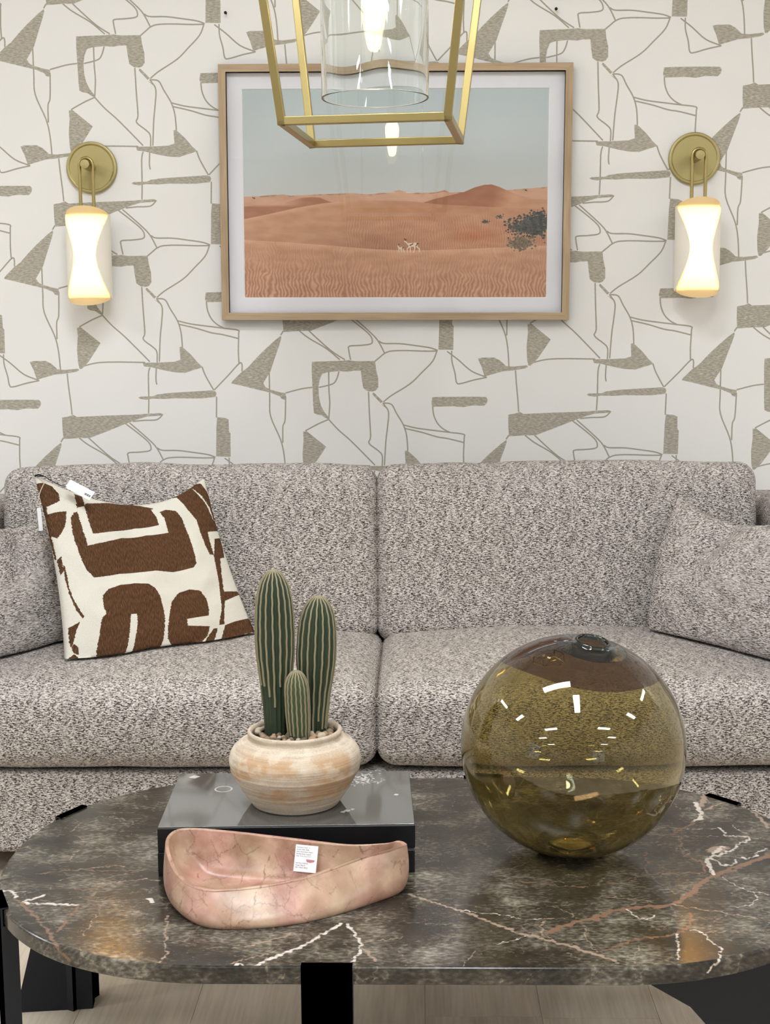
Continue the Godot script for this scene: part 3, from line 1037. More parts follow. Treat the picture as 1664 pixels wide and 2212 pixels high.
func framed_print() -> void:
	var t := thing("framed_print", "framed desert dune photograph with two gazelles on the papered wall", "framed picture", Vector3(-0.0615, 1.69, WALL_Z))
	t.rotation.z = -0.0075
	var w := 1.043
	var h := 0.745
	var face := 0.022
	M.oak.uv1_scale = Vector3(9, 1.1, 1)
	for s in 4:
		var long := w if s % 2 == 0 else h
		var half := long / 2
		var rail := slab(PackedVector2Array([Vector2(0, -half), Vector2(0, half), Vector2(face, half - face), Vector2(face, -half + face)]), 0.034)
		var across := h / 2 if s % 2 == 0 else w / 2
		var turn := -PI / 2 * s - PI / 2
		part("frame_rail", rail, M.oak, t, Transform3D(Basis(Vector3.BACK, turn), Vector3(0, 0, 0.019)) * at(Vector3(-across, 0, 0)))
	part("backing_board", rounded(Vector3(w - 0.02, h - 0.02, 0.004), 0.001), M.plaster, t, at(Vector3(0, 0, 0.005)))
	# the mat: four boards round the opening with a white bevel
	var pw := 0.913
	var ph := 0.612
	var c := Vector2(0.0, -0.0005)
	var iw := w - 2 * face
	var ih := h - 2 * face
	var mat := builder()
	for s in 4:
		var o := [Vector2(-iw / 2, -ih / 2), Vector2(iw / 2, -ih / 2), Vector2(iw / 2, ih / 2), Vector2(-iw / 2, ih / 2)]
		var i := [c + Vector2(-pw / 2, -ph / 2), c + Vector2(pw / 2, -ph / 2), c + Vector2(pw / 2, ph / 2), c + Vector2(-pw / 2, ph / 2)]
		var p: Vector2 = o[s]
		var q: Vector2 = o[(s + 1) % 4]
		var p2: Vector2 = i[s]
		var q2: Vector2 = i[(s + 1) % 4]
		patch(mat, func(u: float, v: float) -> Vector3:
			var k := p.lerp(q, u).lerp(p2.lerp(q2, u), v)
			return Vector3(k.x, k.y, 0.0145), 2, 1)
	part("mat_board", commit(mat), M.mat_board, t)
	var bevel := builder()
	for s in 4:
		var i := [c + Vector2(-pw / 2, -ph / 2), c + Vector2(pw / 2, -ph / 2), c + Vector2(pw / 2, ph / 2), c + Vector2(-pw / 2, ph / 2)]
		var p2: Vector2 = i[s]
		var q2: Vector2 = i[(s + 1) % 4]
		patch(bevel, func(u: float, v: float) -> Vector3:
			var k := p2.lerp(q2, u)
			k = k.lerp(c + (k - c) * 0.994, v)
			return Vector3(k.x, k.y, 0.0145 - 0.003 * v), 2, 1)
	part("mat_bevel", commit(bevel), M.bevel_core, t)
	var art := builder()
	patch(art, func(u: float, v: float) -> Vector3: return Vector3(c.x + (u - 0.5) * pw, c.y + (v - 0.5) * ph, 0.011), 2, 2, false, func(u: float, v: float, _p: Vector3) -> Vector2: return Vector2(u, 1.0 - v))
	part("desert_photograph", commit(art), M.desert, t)
	part("glass_pane", rounded(Vector3(iw, ih, 0.002), 0.0005), M.pane, t, at(Vector3(0, 0, 0.026)))

func sconce(where: Vector3, label: String) -> void:
	var t := thing("wall_sconce", label, "wall lamp", where, "wall sconces beside the framed print")
	var facing := Basis(Vector3.RIGHT, PI / 2)
	part("back_plate", lathed(PackedVector2Array([Vector2(0, 0.0), Vector2(0.076, 0.0), Vector2(0.076, 0.009), Vector2(0.0745, 0.0115), Vector2(0.071, 0.012), Vector2(0.067, 0.0118), Vector2(0.066, 0.0095), Vector2(0.064, 0.0092), Vector2(0, 0.0092)]), 64), M.dark_brass, t, Transform3D(facing, Vector3(0, 0, 0.001)))
	part("peg", lathed(PackedVector2Array([Vector2(0, 0.0), Vector2(0.0135, 0.0), Vector2(0.0135, 0.084), Vector2(0.0125, 0.0855), Vector2(0, 0.0855)]), 32), M.dark_brass, t, Transform3D(facing, Vector3(0, 0, 0.01)))
	var path := PackedVector3Array([Vector3(-0.0195, -0.155, 0.078)])
	for k in 13:
		var a := PI - PI * k / 12.0
		path.append(Vector3(cos(a) * 0.0195, 0.0 + sin(a) * 0.0195, 0.078))
	path.append(Vector3(0.0195, -0.155, 0.078))
	part("hanging_rod", tube(path, 0.0052, -1.0, 12), M.brass, t)
	var y0 := -0.267
	var r := 0.0655
	var z0 := 0.0785
	var open_at := func(k: float) -> float: return lerpf(0.52, 1.45, pow(absf(k), 1.6))
	var reach := func(a: float) -> float: return 0.121 + 0.023 * maxf(0.0, cos(a))
	var shell := builder()
	for s: float in [-1.0, 1.0]:
		for inner in [false, true]:
			var rr: float = r - 0.005 if inner else r
			patch(shell, func(u: float, v: float) -> Vector3:
				var k := v * 2.0 - 1.0
				var a: float = lerpf(open_at.call(k), PI, u)
				return Vector3(s * rr * sin(a), y0 + k * reach.call(a), z0 + rr * cos(a)), 24, 32, (s > 0.0) == inner)
		patch(shell, func(u: float, v: float) -> Vector3:
			var k := v * 2.0 - 1.0
			var a: float = open_at.call(k)
			var rr: float = lerpf(r - 0.005, r, u)
			return Vector3(s * rr * sin(a), y0 + k * reach.call(a), z0 + rr * cos(a)), 2, 32, s < 0.0)
		for end: float in [-1.0, 1.0]:
			patch(shell, func(u: float, v: float) -> Vector3:
				var a: float = lerpf(open_at.call(end), PI, v)
				var rr: float = lerpf(r - 0.005, r, u)
				return Vector3(s * rr * sin(a), y0 + end * reach.call(a), z0 + rr * cos(a)), 2, 24, (s > 0.0) == (end < 0.0))
	part("ceramic_shade", commit(shell), M.ceramic, t)
	var front := builder()
	patch(front, func(u: float, v: float) -> Vector3:
		var k := v * 2.0 - 1.0
		var o: float = open_at.call(k)
		var a := lerpf(-o, o, u)
		var rr := r - 0.003
		return Vector3(rr * sin(a), y0 + k * reach.call(a), z0 + rr * cos(a)), 32, 40)
	part("lamp_diffuser", commit(front), M.diffuser, t)
	for end: float in [-1.0, 1.0]:
		part("shade_end", lathed(PackedVector2Array([Vector2(0, 0.002), Vector2(0.06, 0.002), Vector2(0.06, -0.002), Vector2(0, -0.002)]), 40), M.ceramic, t, at(Vector3(0, y0 + end * 0.118, z0)))
	part("bulb_tube", lathed(PackedVector2Array([Vector2(0, -0.048), Vector2(0.009, -0.046), Vector2(0.012, -0.04), Vector2(0.012, 0.04), Vector2(0.009, 0.046), Vector2(0, 0.048)]), 20), glowing(rgb(255, 224, 178), 56.0), t, at(Vector3(0, y0, z0 - 0.012)))
	var l := OmniLight3D.new()
	l.name = "sconce_glow"
	l.light_color = rgb(255, 226, 178)
	l.light_energy = 0.12
	l.light_size = 0.02
	l.omni_range = 12.0
	l.omni_attenuation = 2.0
	l.shadow_enabled = true
	l.position = Vector3(0, y0, z0 - 0.012)
	t.add_child(l)

func lantern() -> void:
	var t := thing("pendant_lantern", "open brass cage pendant lantern with clear glass cylinder and lit bulb", "pendant lamp", Vector3(-0.088, 1.71, -3.03))
	t.rotation.y = -0.105
	var s0 := 0.364 / 2 - 0.0085
	var s1 := 0.50 / 2 - 0.0085
	var high := 0.58
	var thick := 0.017
	var bar := func(p: Vector3, q: Vector3, called: String) -> void:
		var d := q - p
		var y := d.normalized()
		var x := Vector3(y.y, -y.x, 0.0).normalized() if absf(y.y) > 0.5 else Vector3.UP
		var z := x.cross(y).normalized()
		part(called, rounded(Vector3(thick, d.length() + thick, thick), 0.0018), M.brass, t, Transform3D(Basis(x, y, z), (p + q) / 2))
	var corner := [Vector3(-1, 0, 1), Vector3(1, 0, 1), Vector3(1, 0, -1), Vector3(-1, 0, -1)]
	for k in 4:
		var lo: Vector3 = corner[k] * s0 + Vector3(0, 0.0085, 0)
		var lo2: Vector3 = corner[(k + 1) % 4] * s0 + Vector3(0, 0.0085, 0)
		var hi: Vector3 = corner[k] * s1 + Vector3(0, high, 0)
		var hi2: Vector3 = corner[(k + 1) % 4] * s1 + Vector3(0, high, 0)
		bar.call(lo, lo2, "bottom_rail")
		bar.call(hi, hi2, "top_rail")
		bar.call(lo, hi, "cage_upright")
		bar.call(hi, Vector3(0, high + 0.16, 0) + corner[k] * 0.01, "top_arm")
	part("stem", tube(PackedVector3Array([Vector3(0, high - 0.02, 0), Vector3(0, CEILING_Y - 1.71 - 0.02, 0)]), 0.008), M.brass, t)
	part("ceiling_canopy", lathed(PackedVector2Array([Vector2(0, -0.025), Vector2(0.055, -0.025), Vector2(0.06, -0.02), Vector2(0.06, -0.001), Vector2(0, -0.001)]), 40), M.brass, t, at(Vector3(0, CEILING_Y - 1.71, 0)))
	part("glass_holder", lathed(PackedVector2Array([Vector2(0, 0.0), Vector2(0.128, 0.0), Vector2(0.128, 0.012), Vector2(0, 0.012)]), 48), M.brass, t, at(Vector3(0, 0.535, 0)))
	part("socket", lathed(PackedVector2Array([Vector2(0, 0.0), Vector2(0.018, 0.0), Vector2(0.018, 0.18), Vector2(0, 0.18)]), 24), M.brass, t, at(Vector3(0, 0.36, 0)))
	# a hand-blown cylinder: outer and inner face a little uneven
	var g := builder()
	var shape := func(u: float, y: float, r: float, k: float) -> Vector3:
		var a := u * TAU
		var rr: float = r + 0.00025 * sin(y * 21.0 + k + 2.0 * sin(a * 2.0)) + 0.0003 * sin(a * 3.0 + y * 9.0 + k)
		return Vector3(rr * cos(a), y, rr * sin(a))
	patch(g, func(u: float, v: float) -> Vector3: return shape.call(u, lerpf(0.079, 0.534, v), 0.1175, 0.0), 96, 40, true)
	patch(g, func(u: float, v: float) -> Vector3: return shape.call(u, lerpf(0.079, 0.534, v), 0.1130, 1.7), 96, 40, false)
	patch(g, func(u: float, v: float) -> Vector3:
		var a := PI * v
		var p: Vector3 = shape.call(u, 0.079, 0.1130 + 0.00225 * (1.0 - cos(a)), 0.0)
		return p - Vector3(0, 0.0022 * sin(a), 0), 96, 6, true)
	patch(g, func(u: float, v: float) -> Vector3: return shape.call(u, 0.534, lerpf(0.1130, 0.1175, v), 0.0), 96, 1, false)
	part("glass_cylinder", commit(g), M.clear_glass, t)
	part("bulb", lathed(PackedVector2Array([Vector2(0, 0.0), Vector2(0.007, 0.0015), Vector2(0.0125, 0.007), Vector2(0.0155, 0.018), Vector2(0.0185, 0.04), Vector2(0.0235, 0.07), Vector2(0.0265, 0.09), Vector2(0.0255, 0.108), Vector2(0.019, 0.125), Vector2(0.013, 0.14)]), 32), glowing(rgb(255, 232, 190), 24.0), t, at(Vector3(0, 0.22, 0)))
	var l := OmniLight3D.new()
	l.name = "bulb_glow"
	l.light_color = rgb(255, 232, 190)
	l.light_energy = 0.25
	l.light_size = 0.025
	l.omni_range = 12.0
	l.omni_attenuation = 2.0
	l.shadow_enabled = true
	l.position = Vector3(0, 0.30, 0)
	t.add_child(l)

func pins() -> void:
	for s: Array in [[-0.557, 2.216, "small black pin in the wallpaper above the picture's left corner"], [0.413, 2.214, "small black pin in the wallpaper above the picture's right corner"]]:
		var t := thing("wall_pin", s[2], "pin", Vector3(s[0], s[1], WALL_Z), "black pins above the picture")
		part("pin_head", lathed(PackedVector2Array([Vector2(0, 0.012), Vector2(0.0035, 0.0125), Vector2(0.0046, 0.0155), Vector2(0.004, 0.019), Vector2(0, 0.0205)]), 20), M.black, t, Transform3D(Basis(Vector3.RIGHT, PI / 2), Vector3.ZERO))
		part("pin_shaft", lathed(PackedVector2Array([Vector2(0, 0.0), Vector2(0.0018, 0.0), Vector2(0.0018, 0.013), Vector2(0, 0.013)]), 12), M.black, t, Transform3D(Basis(Vector3.RIGHT, PI / 2), Vector3.ZERO))

func sofa() -> void:
	var t := thing("sofa", "two-seat sofa in mottled grey boucle under the framed print", "sofa", Vector3(-0.11, 0, -3.0))
	var soft := FastNoiseLite.new()
	soft.seed = 3
	soft.frequency = 3.2
	soft.fractal_octaves = 2
	# all z below is measured back from the seat front
	part("base", rounded(Vector3(2.5, 0.20, 0.98), 0.02), M.fabric, t, at(Vector3(0, 0.162, -0.515)))
	part("back_frame", rounded(Vector3(2.5, 0.56, 0.20), 0.05, Vector3i(2, 2, 2), 4), M.fabric, t, at(Vector3(0, 0.53, -0.92)))
	for s: float in [-1.0, 1.0]:
		part("arm", rounded(Vector3(0.19, 0.57, 0.86), 0.06, Vector3i(2, 2, 2), 4), M.fabric, t, at(Vector3(s * 1.155, 0.535, -0.44)))
		for d: float in [0.08, 0.92]:
			part("foot", rounded(Vector3(0.06, 0.062, 0.06), 0.004), M.black, t, at(Vector3(s * 1.15, 0.031, -d)))
		var seat := rounded(Vector3(1.050, 0.20, 0.66), 0.052, Vector3i(22, 4, 16), 6, func(p: Vector3) -> Vector3:
			var x := 1.0 - pow(absf(p.x / 0.518), 2.6)
			var z := 1.0 - pow(absf(p.z / 0.32), 2.4)
			var y := 1.0 - pow(absf(p.y / 0.10), 2.0)
			p.y += (0.022 if p.y > 0 else -0.004) * maxf(x, 0) * maxf(z + 0.35, 0) * absf(p.y) / 0.1
			p.z += 0.022 * maxf(x, 0) * maxf(y, 0) * (1.0 if p.z > 0 else 0.0)
			return p + Vector3(0, 1, 0.6) * soft.get_noise_3d(p.x + s * 7.0, p.y, p.z) * 0.006)
		var laid := part("seat_cushion", seat, M.fabric, t, at(Vector3(s * 0.5225 + 0.013, 0.372, -0.335)))
		soft_parts.append([seat.generate_triangle_mesh(), (t.transform * laid.transform).affine_inverse()])
		var back := rounded(Vector3(1.040, 0.485, 0.20), 0.05, Vector3i(24, 12, 4), 6, func(p: Vector3) -> Vector3:
			var x := 1.0 - pow(absf(p.x / 0.514), 3.0)
			var y := 1.0 - pow(absf(p.y / 0.2375), 2.6)
			p.z += 0.035 * maxf(x, 0) * maxf(y, 0) * (1.0 if p.z > 0 else -0.5)
			p.y += 0.010 * maxf(x, 0) * (1.0 if p.y > 0 else -0.6) * absf(p.y) / 0.2375
			return p + Vector3(0, 0.7, 1) * soft.get_noise_3d(p.x * 1.0 + s * 5.0, p.y + 9.0, p.z) * 0.009)
		var leant := part("back_cushion", back, M.fabric, t, at(Vector3(s * 0.517, 0.667, -0.70), Vector3(deg_to_rad(-11.0), 0, 0)))
		soft_parts.append([back.generate_triangle_mesh(), (t.transform * leant.transform).affine_inverse()])

func stadium(k: float, rx: float, rz: float, half: float, n: float) -> Vector2:
	var a := k * TAU
	var c := cos(a)
	var s := sin(a)
	var x := signf(c) * pow(absf(c), 2.0 / n) * rx
	var z := signf(s) * pow(absf(s), 2.0 / n) * rz
	return Vector2(x + signf(c) * half, z)

func coffee_table() -> void:
	var c := Vector3(-0.012, 0, -2.23)
	var t := thing("coffee_table", "oval coffee table with dark veined marble top and black slab legs", "coffee table", c)
	var rx := 0.42
	var rz := 0.414
	var half := 0.28
	var thick := 0.027
	var ring := func(u: float, inset: float, y: float) -> Vector3:
		var p := stadium(u, rx - inset, rz - inset, half, 2.16)
		return Vector3(p.x, y, -p.y)
	var to_uv := func(x: float, z: float) -> Vector2: return Vector2((c.x + x + 0.70) / 1.40, (c.z + z + 2.66) / 0.84)
	var b := builder()
	# rim: underside edge, side, rounded top arris; the veins run on over the edge
	var prof := [[0.012, -thick], [0.002, -thick], [0.0, -thick + 0.002], [0.0, -0.004], [0.0007, -0.0018], [0.0022, -0.0006], [0.0045, 0.0]]
	for k in prof.size() - 1:
		var p: Array = prof[k]
		var q: Array = prof[k + 1]
		patch(b, func(u: float, v: float) -> Vector3: return ring.call(u, lerpf(p[0], q[0], v), TABLE_Y + lerpf(p[1], q[1], v)), 128, 1, false, func(u: float, _v: float, w: Vector3) -> Vector2:
			var o: Vector3 = ring.call(u, -(TABLE_Y - w.y), 0.0)
			return to_uv.call(o.x, o.z))
	patch(b, func(u: float, v: float) -> Vector3:
		var o: Vector3 = ring.call(u, 0.0045, TABLE_Y)
		return Vector3(o.x * (1.0 - v), TABLE_Y, o.z * (1.0 - v)), 128, 6, false, func(_u: float, _v: float, w: Vector3) -> Vector2: return to_uv.call(w.x, w.z))
	patch(b, func(u: float, v: float) -> Vector3:
		var o: Vector3 = ring.call(u, 0.012, TABLE_Y - thick)
		return Vector3(o.x * (1.0 - v), TABLE_Y - thick, o.z * (1.0 - v)), 128, 4, true, func(_u: float, _v: float, w: Vector3) -> Vector2: return to_uv.call(w.x, w.z))
	part("marble_top", commit(b), M.marble, t)
	# six legs that clip the edge of the top: place on the rim and the way they face
	var legs := [[-0.121, 0.414, 0.0], [0.141, -0.414, PI], [-0.662, 0.190, -1.14], [0.602, -0.282, 2.295], [-0.651, -0.212, -2.06], [0.651, 0.212, 1.08]]
	var clip := slab(PackedVector2Array([Vector2(-0.022, 0.0), Vector2(0.004, 0.0), Vector2(0.004, TABLE_Y + 0.003), Vector2(-0.009, TABLE_Y + 0.003), Vector2(-0.009, TABLE_Y + 0.0006), Vector2(0.0006, TABLE_Y + 0.0006), Vector2(0.0006, TABLE_Y - thick - 0.001), Vector2(-0.022, TABLE_Y - thick - 0.001)]), 0.074)
	var wing := slab(PackedVector2Array([Vector2(0.035, 0.0), Vector2(0.035, 0.35), Vector2(-0.02, 0.35), Vector2(-0.11, 0.0)]), 0.03)
	var brace := slab(PackedVector2Array([Vector2(-0.02, 0.0), Vector2(-0.02, 0.35), Vector2(-0.52, 0.35), Vector2(-0.50, 0.338), Vector2(-0.40, 0.318), Vector2(-0.30, 0.285), Vector2(-0.22, 0.235), Vector2(-0.165, 0.17), Vector2(-0.13, 0.09), Vector2(-0.12, 0.0)]), 0.03)
	for k in legs.size():
		var g: Array = legs[k]
		# x of the outline points outwards
		var basis := Basis(Vector3.UP, float(g[2]) - PI / 2)
		var leg := part("leg", clip, M.black, t, Transform3D(basis, Vector3(g[0], 0, g[1])))
		if k == 4:
			part("splayed_panel", wing, M.black, leg, Transform3D(Basis(Vector3.UP, PI + 0.12 - (float(g[2]) - PI / 2)).rotated(Vector3.UP, PI), basis.inverse() * Vector3(0.0, 0, 0.02)))
		if k == 5:
			part("curved_brace", brace, M.black, leg, Transform3D(Basis(Vector3.UP, 0.1 - (float(g[2]) - PI / 2)), Vector3.ZERO))

# a pillow between four corners (top left, top right, bottom right, bottom left) with the middles of its edges
func pillow_mesh(tl: Vector3, tr: Vector3, br: Vector3, bl: Vector3, mt: Vector3, mr: Vector3, mb: Vector3, ml: Vector3, front: float, rear: float, chop: float, origin: Vector3) -> ArrayMesh:
	var n := -(tr - tl + br - bl).cross(bl - tl + br - tr).normalized()
	var edge := func(p: Vector3, m: Vector3, q: Vector3, k: float) -> Vector3:
		var c := 2.0 * m - 0.5 * (p + q)
		return p.lerp(c, k).lerp(c.lerp(q, k), k)
	var fold := FastNoiseLite.new()
	fold.seed = 11
	fold.frequency = 2.4
	var b := builder()
	for s: float in [1.0, -1.0]:
		patch(b, func(u: float, v: float) -> Vector3:
			var p: Vector3 = edge.call(tl, mt, tr, u) * (1.0 - v) + edge.call(bl, mb, br, u) * v + edge.call(tl, ml, bl, v) * (1.0 - u) + edge.call(tr, mr, br, v) * u
			p -= tl * (1.0 - u) * (1.0 - v) + tr * u * (1.0 - v) + bl * (1.0 - u) * v + br * u * v
			var full := pow(4.0 * u * (1.0 - u), 0.5) * pow(4.0 * v * (1.0 - v), 0.5)
			full *= 1.0 - chop * exp(-pow((u - 0.5 + 0.25 * v) / (0.13 - 0.06 * chop), 2.0)) * exp(-pow(v / 0.34, 2.0))
			full *= 1.0 + 0.16 * fold.get_noise_2d(u * 1.3 + s, v * 1.3)
			var lobe := 0.05 * maxf(chop - 0.5, 0.0) * smoothstep(0.46, 0.62, u + 0.25 * v) * exp(-v * 3.0) * sqrt(4.0 * v * (1.0 - v))
			return p + n * (s * full * (front if s > 0.0 else rear) + lobe), 56, 56, s > 0.0)
	for k in b.v.size():                           # soft stuffing gives way to the cushions it leans on
		b.v[k] = rest(b.v[k] + origin) - origin
	var st := SurfaceTool.new()
	st.create_from(commit(b), 0)
	st.generate_normals()
	return st.commit()

func first_hit(from: Vector3, towards: Vector3) -> float:
	var best := INF
	for s: Array in soft_parts:
		var back: Transform3D = s[1]
		var hit: Dictionary = s[0].intersect_ray(back * from, back.basis * towards)
		if not hit.is_empty():
			best = minf(best, (back * from).distance_to(hit.position))
	return best

func rest(p: Vector3) -> Vector3:
	var gap := 0.007
	p.x = clampf(p.x, -0.11 - 1.06 + gap, -0.11 + 1.06 - gap)
	var d := first_hit(Vector3(p.x, p.y, -2.4), Vector3(0, 0, -1))
	if -2.4 - d < -3.35 and p.z < -2.4 - d + gap:
		p.z = -2.4 - d + gap
	d = first_hit(Vector3(p.x, 1.3, p.z), Vector3(0, -1, 0))
	if d < 1.0 and p.y < 1.3 - d + gap and 1.3 - d < 0.52:
		p.y = 1.3 - d + gap
	return p

func pillows() -> void:
	var t := thing("throw_pillow", "cream throw pillow with bold brown abstract shapes and a hang tag", "pillow", Vector3(-0.67, 0.47, -3.33))
	var o := t.position
	part("cover", pillow_mesh(Vector3(-0.977, 0.930, -3.38) - o, Vector3(-0.564, 0.906, -3.53) - o, Vector3(-0.415, 0.478, -3.43) - o, Vector3(-0.858, 0.478, -3.16) - o, Vector3(-0.742, 0.838, -3.47) - o, Vector3(-0.508, 0.694, -3.50) - o, Vector3(-0.640, 0.475, -3.27) - o, Vector3(-0.900, 0.697, -3.27) - o, 0.07, 0.045, 0.30, o), M.pattern, t)
	# the card on its black string
	var card := Node3D.new()
	var x := Vector3(0.0665, -0.0328, 0.012).normalized()
	var up := Vector3(0.0195, 0.0163, -0.014).normalized()
	var z := x.cross(up).normalized()
	up = z.cross(x)
	var tag_xf := Transform3D(Basis(x, up, z), Vector3(-0.851, 0.893, -3.345) - o)
	card.free()
	var hang := part("hang_tag", rounded(Vector3(0.072, 0.026, 0.0008), 0.0003), M.white_card, t, tag_xf)
	for k in 9:
		part("print_bar", rounded(Vector3(0.0007 + 0.0005 * (k % 3), 0.006, 0.0002), 0.00005), M.ink, hang, at(Vector3(0.016 + k * 0.0019, -0.003 + 0.0 * k, 0.0005)))
	part("string", tube(smooth(PackedVector3Array([Vector3(-0.965, 0.924, -3.37) - o, Vector3(-0.945, 0.926, -3.36) - o, Vector3(-0.925, 0.917, -3.35) - o, Vector3(-0.903, 0.906, -3.345) - o, Vector3(-0.884, 0.901, -3.342) - o]), 6), 0.0013, 0.0009, 8), M.string, t)
	part("string_knot", tube(smooth(PackedVector3Array([Vector3(-0.972, 0.926, -3.374) - o, Vector3(-0.960, 0.929, -3.37) - o, Vector3(-0.942, 0.925, -3.362) - o]), 5), 0.0028, 0.0014, 8), M.string, t)
	part("cord", tube(smooth(PackedVector3Array([Vector3(-0.940, 0.912, -3.345) - o, Vector3(-0.949, 0.89, -3.335) - o, Vector3(-0.953, 0.872, -3.33) - o, Vector3(-0.958, 0.852, -3.325) - o]), 5), 0.0012, -1.0, 8), M.cord, t)
	part("care_label", rounded(Vector3(0.01, 0.058, 0.001), 0.0003), M.white_card, t, at(Vector3(-0.948, 0.822, -3.318) - o, Vector3(0, 0.5, 0.06)))
	var mid := -0.11
	for s: float in [1.0, -1.0]:
		var label := "grey boucle pillow at the sofa's right end" if s > 0.0 else "grey boucle pillow behind the brown patterned pillow"
		var q := thing("grey_pillow", label, "pillow", Vector3(mid + s * 0.88, 0.47, -3.4), "matching grey boucle pillows")
		var c := [Vector3(0.700, 0.850, -3.575), Vector3(0.975, 0.835, -3.24), Vector3(0.915, 0.478, -3.14), Vector3(0.606, 0.488, -3.47), Vector3(0.822, 0.785, -3.44), Vector3(0.95, 0.66, -3.18), Vector3(0.765, 0.474, -3.31), Vector3(0.642, 0.66, -3.54)]
		for k in 8:
			c[k] = Vector3(mid + s * (c[k].x - mid), c[k].y, c[k].z) - q.position
		if s > 0.0:
			part("cover", pillow_mesh(c[0], c[1], c[2], c[3], c[4], c[5], c[6], c[7], 0.09, 0.05, 0.85, q.position), M.fabric, q)
		else:
			part("cover", pillow_mesh(c[1], c[0], c[3], c[2], c[4], c[7], c[6], c[5], 0.07, 0.05, 0.55, q.position), M.fabric, q)

func boxes() -> void:
	for k in 2:
		var label := "flat black box with glossy grey printed lid under the cactus pot" if k == 1 else "flat black box lying on the marble, below the glossy topped box"
		var t := thing("flat_box", label, "box", Vector3(-0.227, TABLE_Y + 0.0426 * k, -2.287), "stacked flat boxes")
		t.rotation.y = deg_to_rad(2.3 if k == 1 else 2.0)
		part("body", rounded(Vector3(0.431, 0.0400, 0.276), 0.0016), M.box_side, t, at(Vector3(0, 0.0201, 0)))
		part("lid", rounded(Vector3(0.429, 0.0024, 0.274), 0.0008), M.cover if k == 1 else M.box_side, t, at(Vector3(0, 0.0412, 0)))

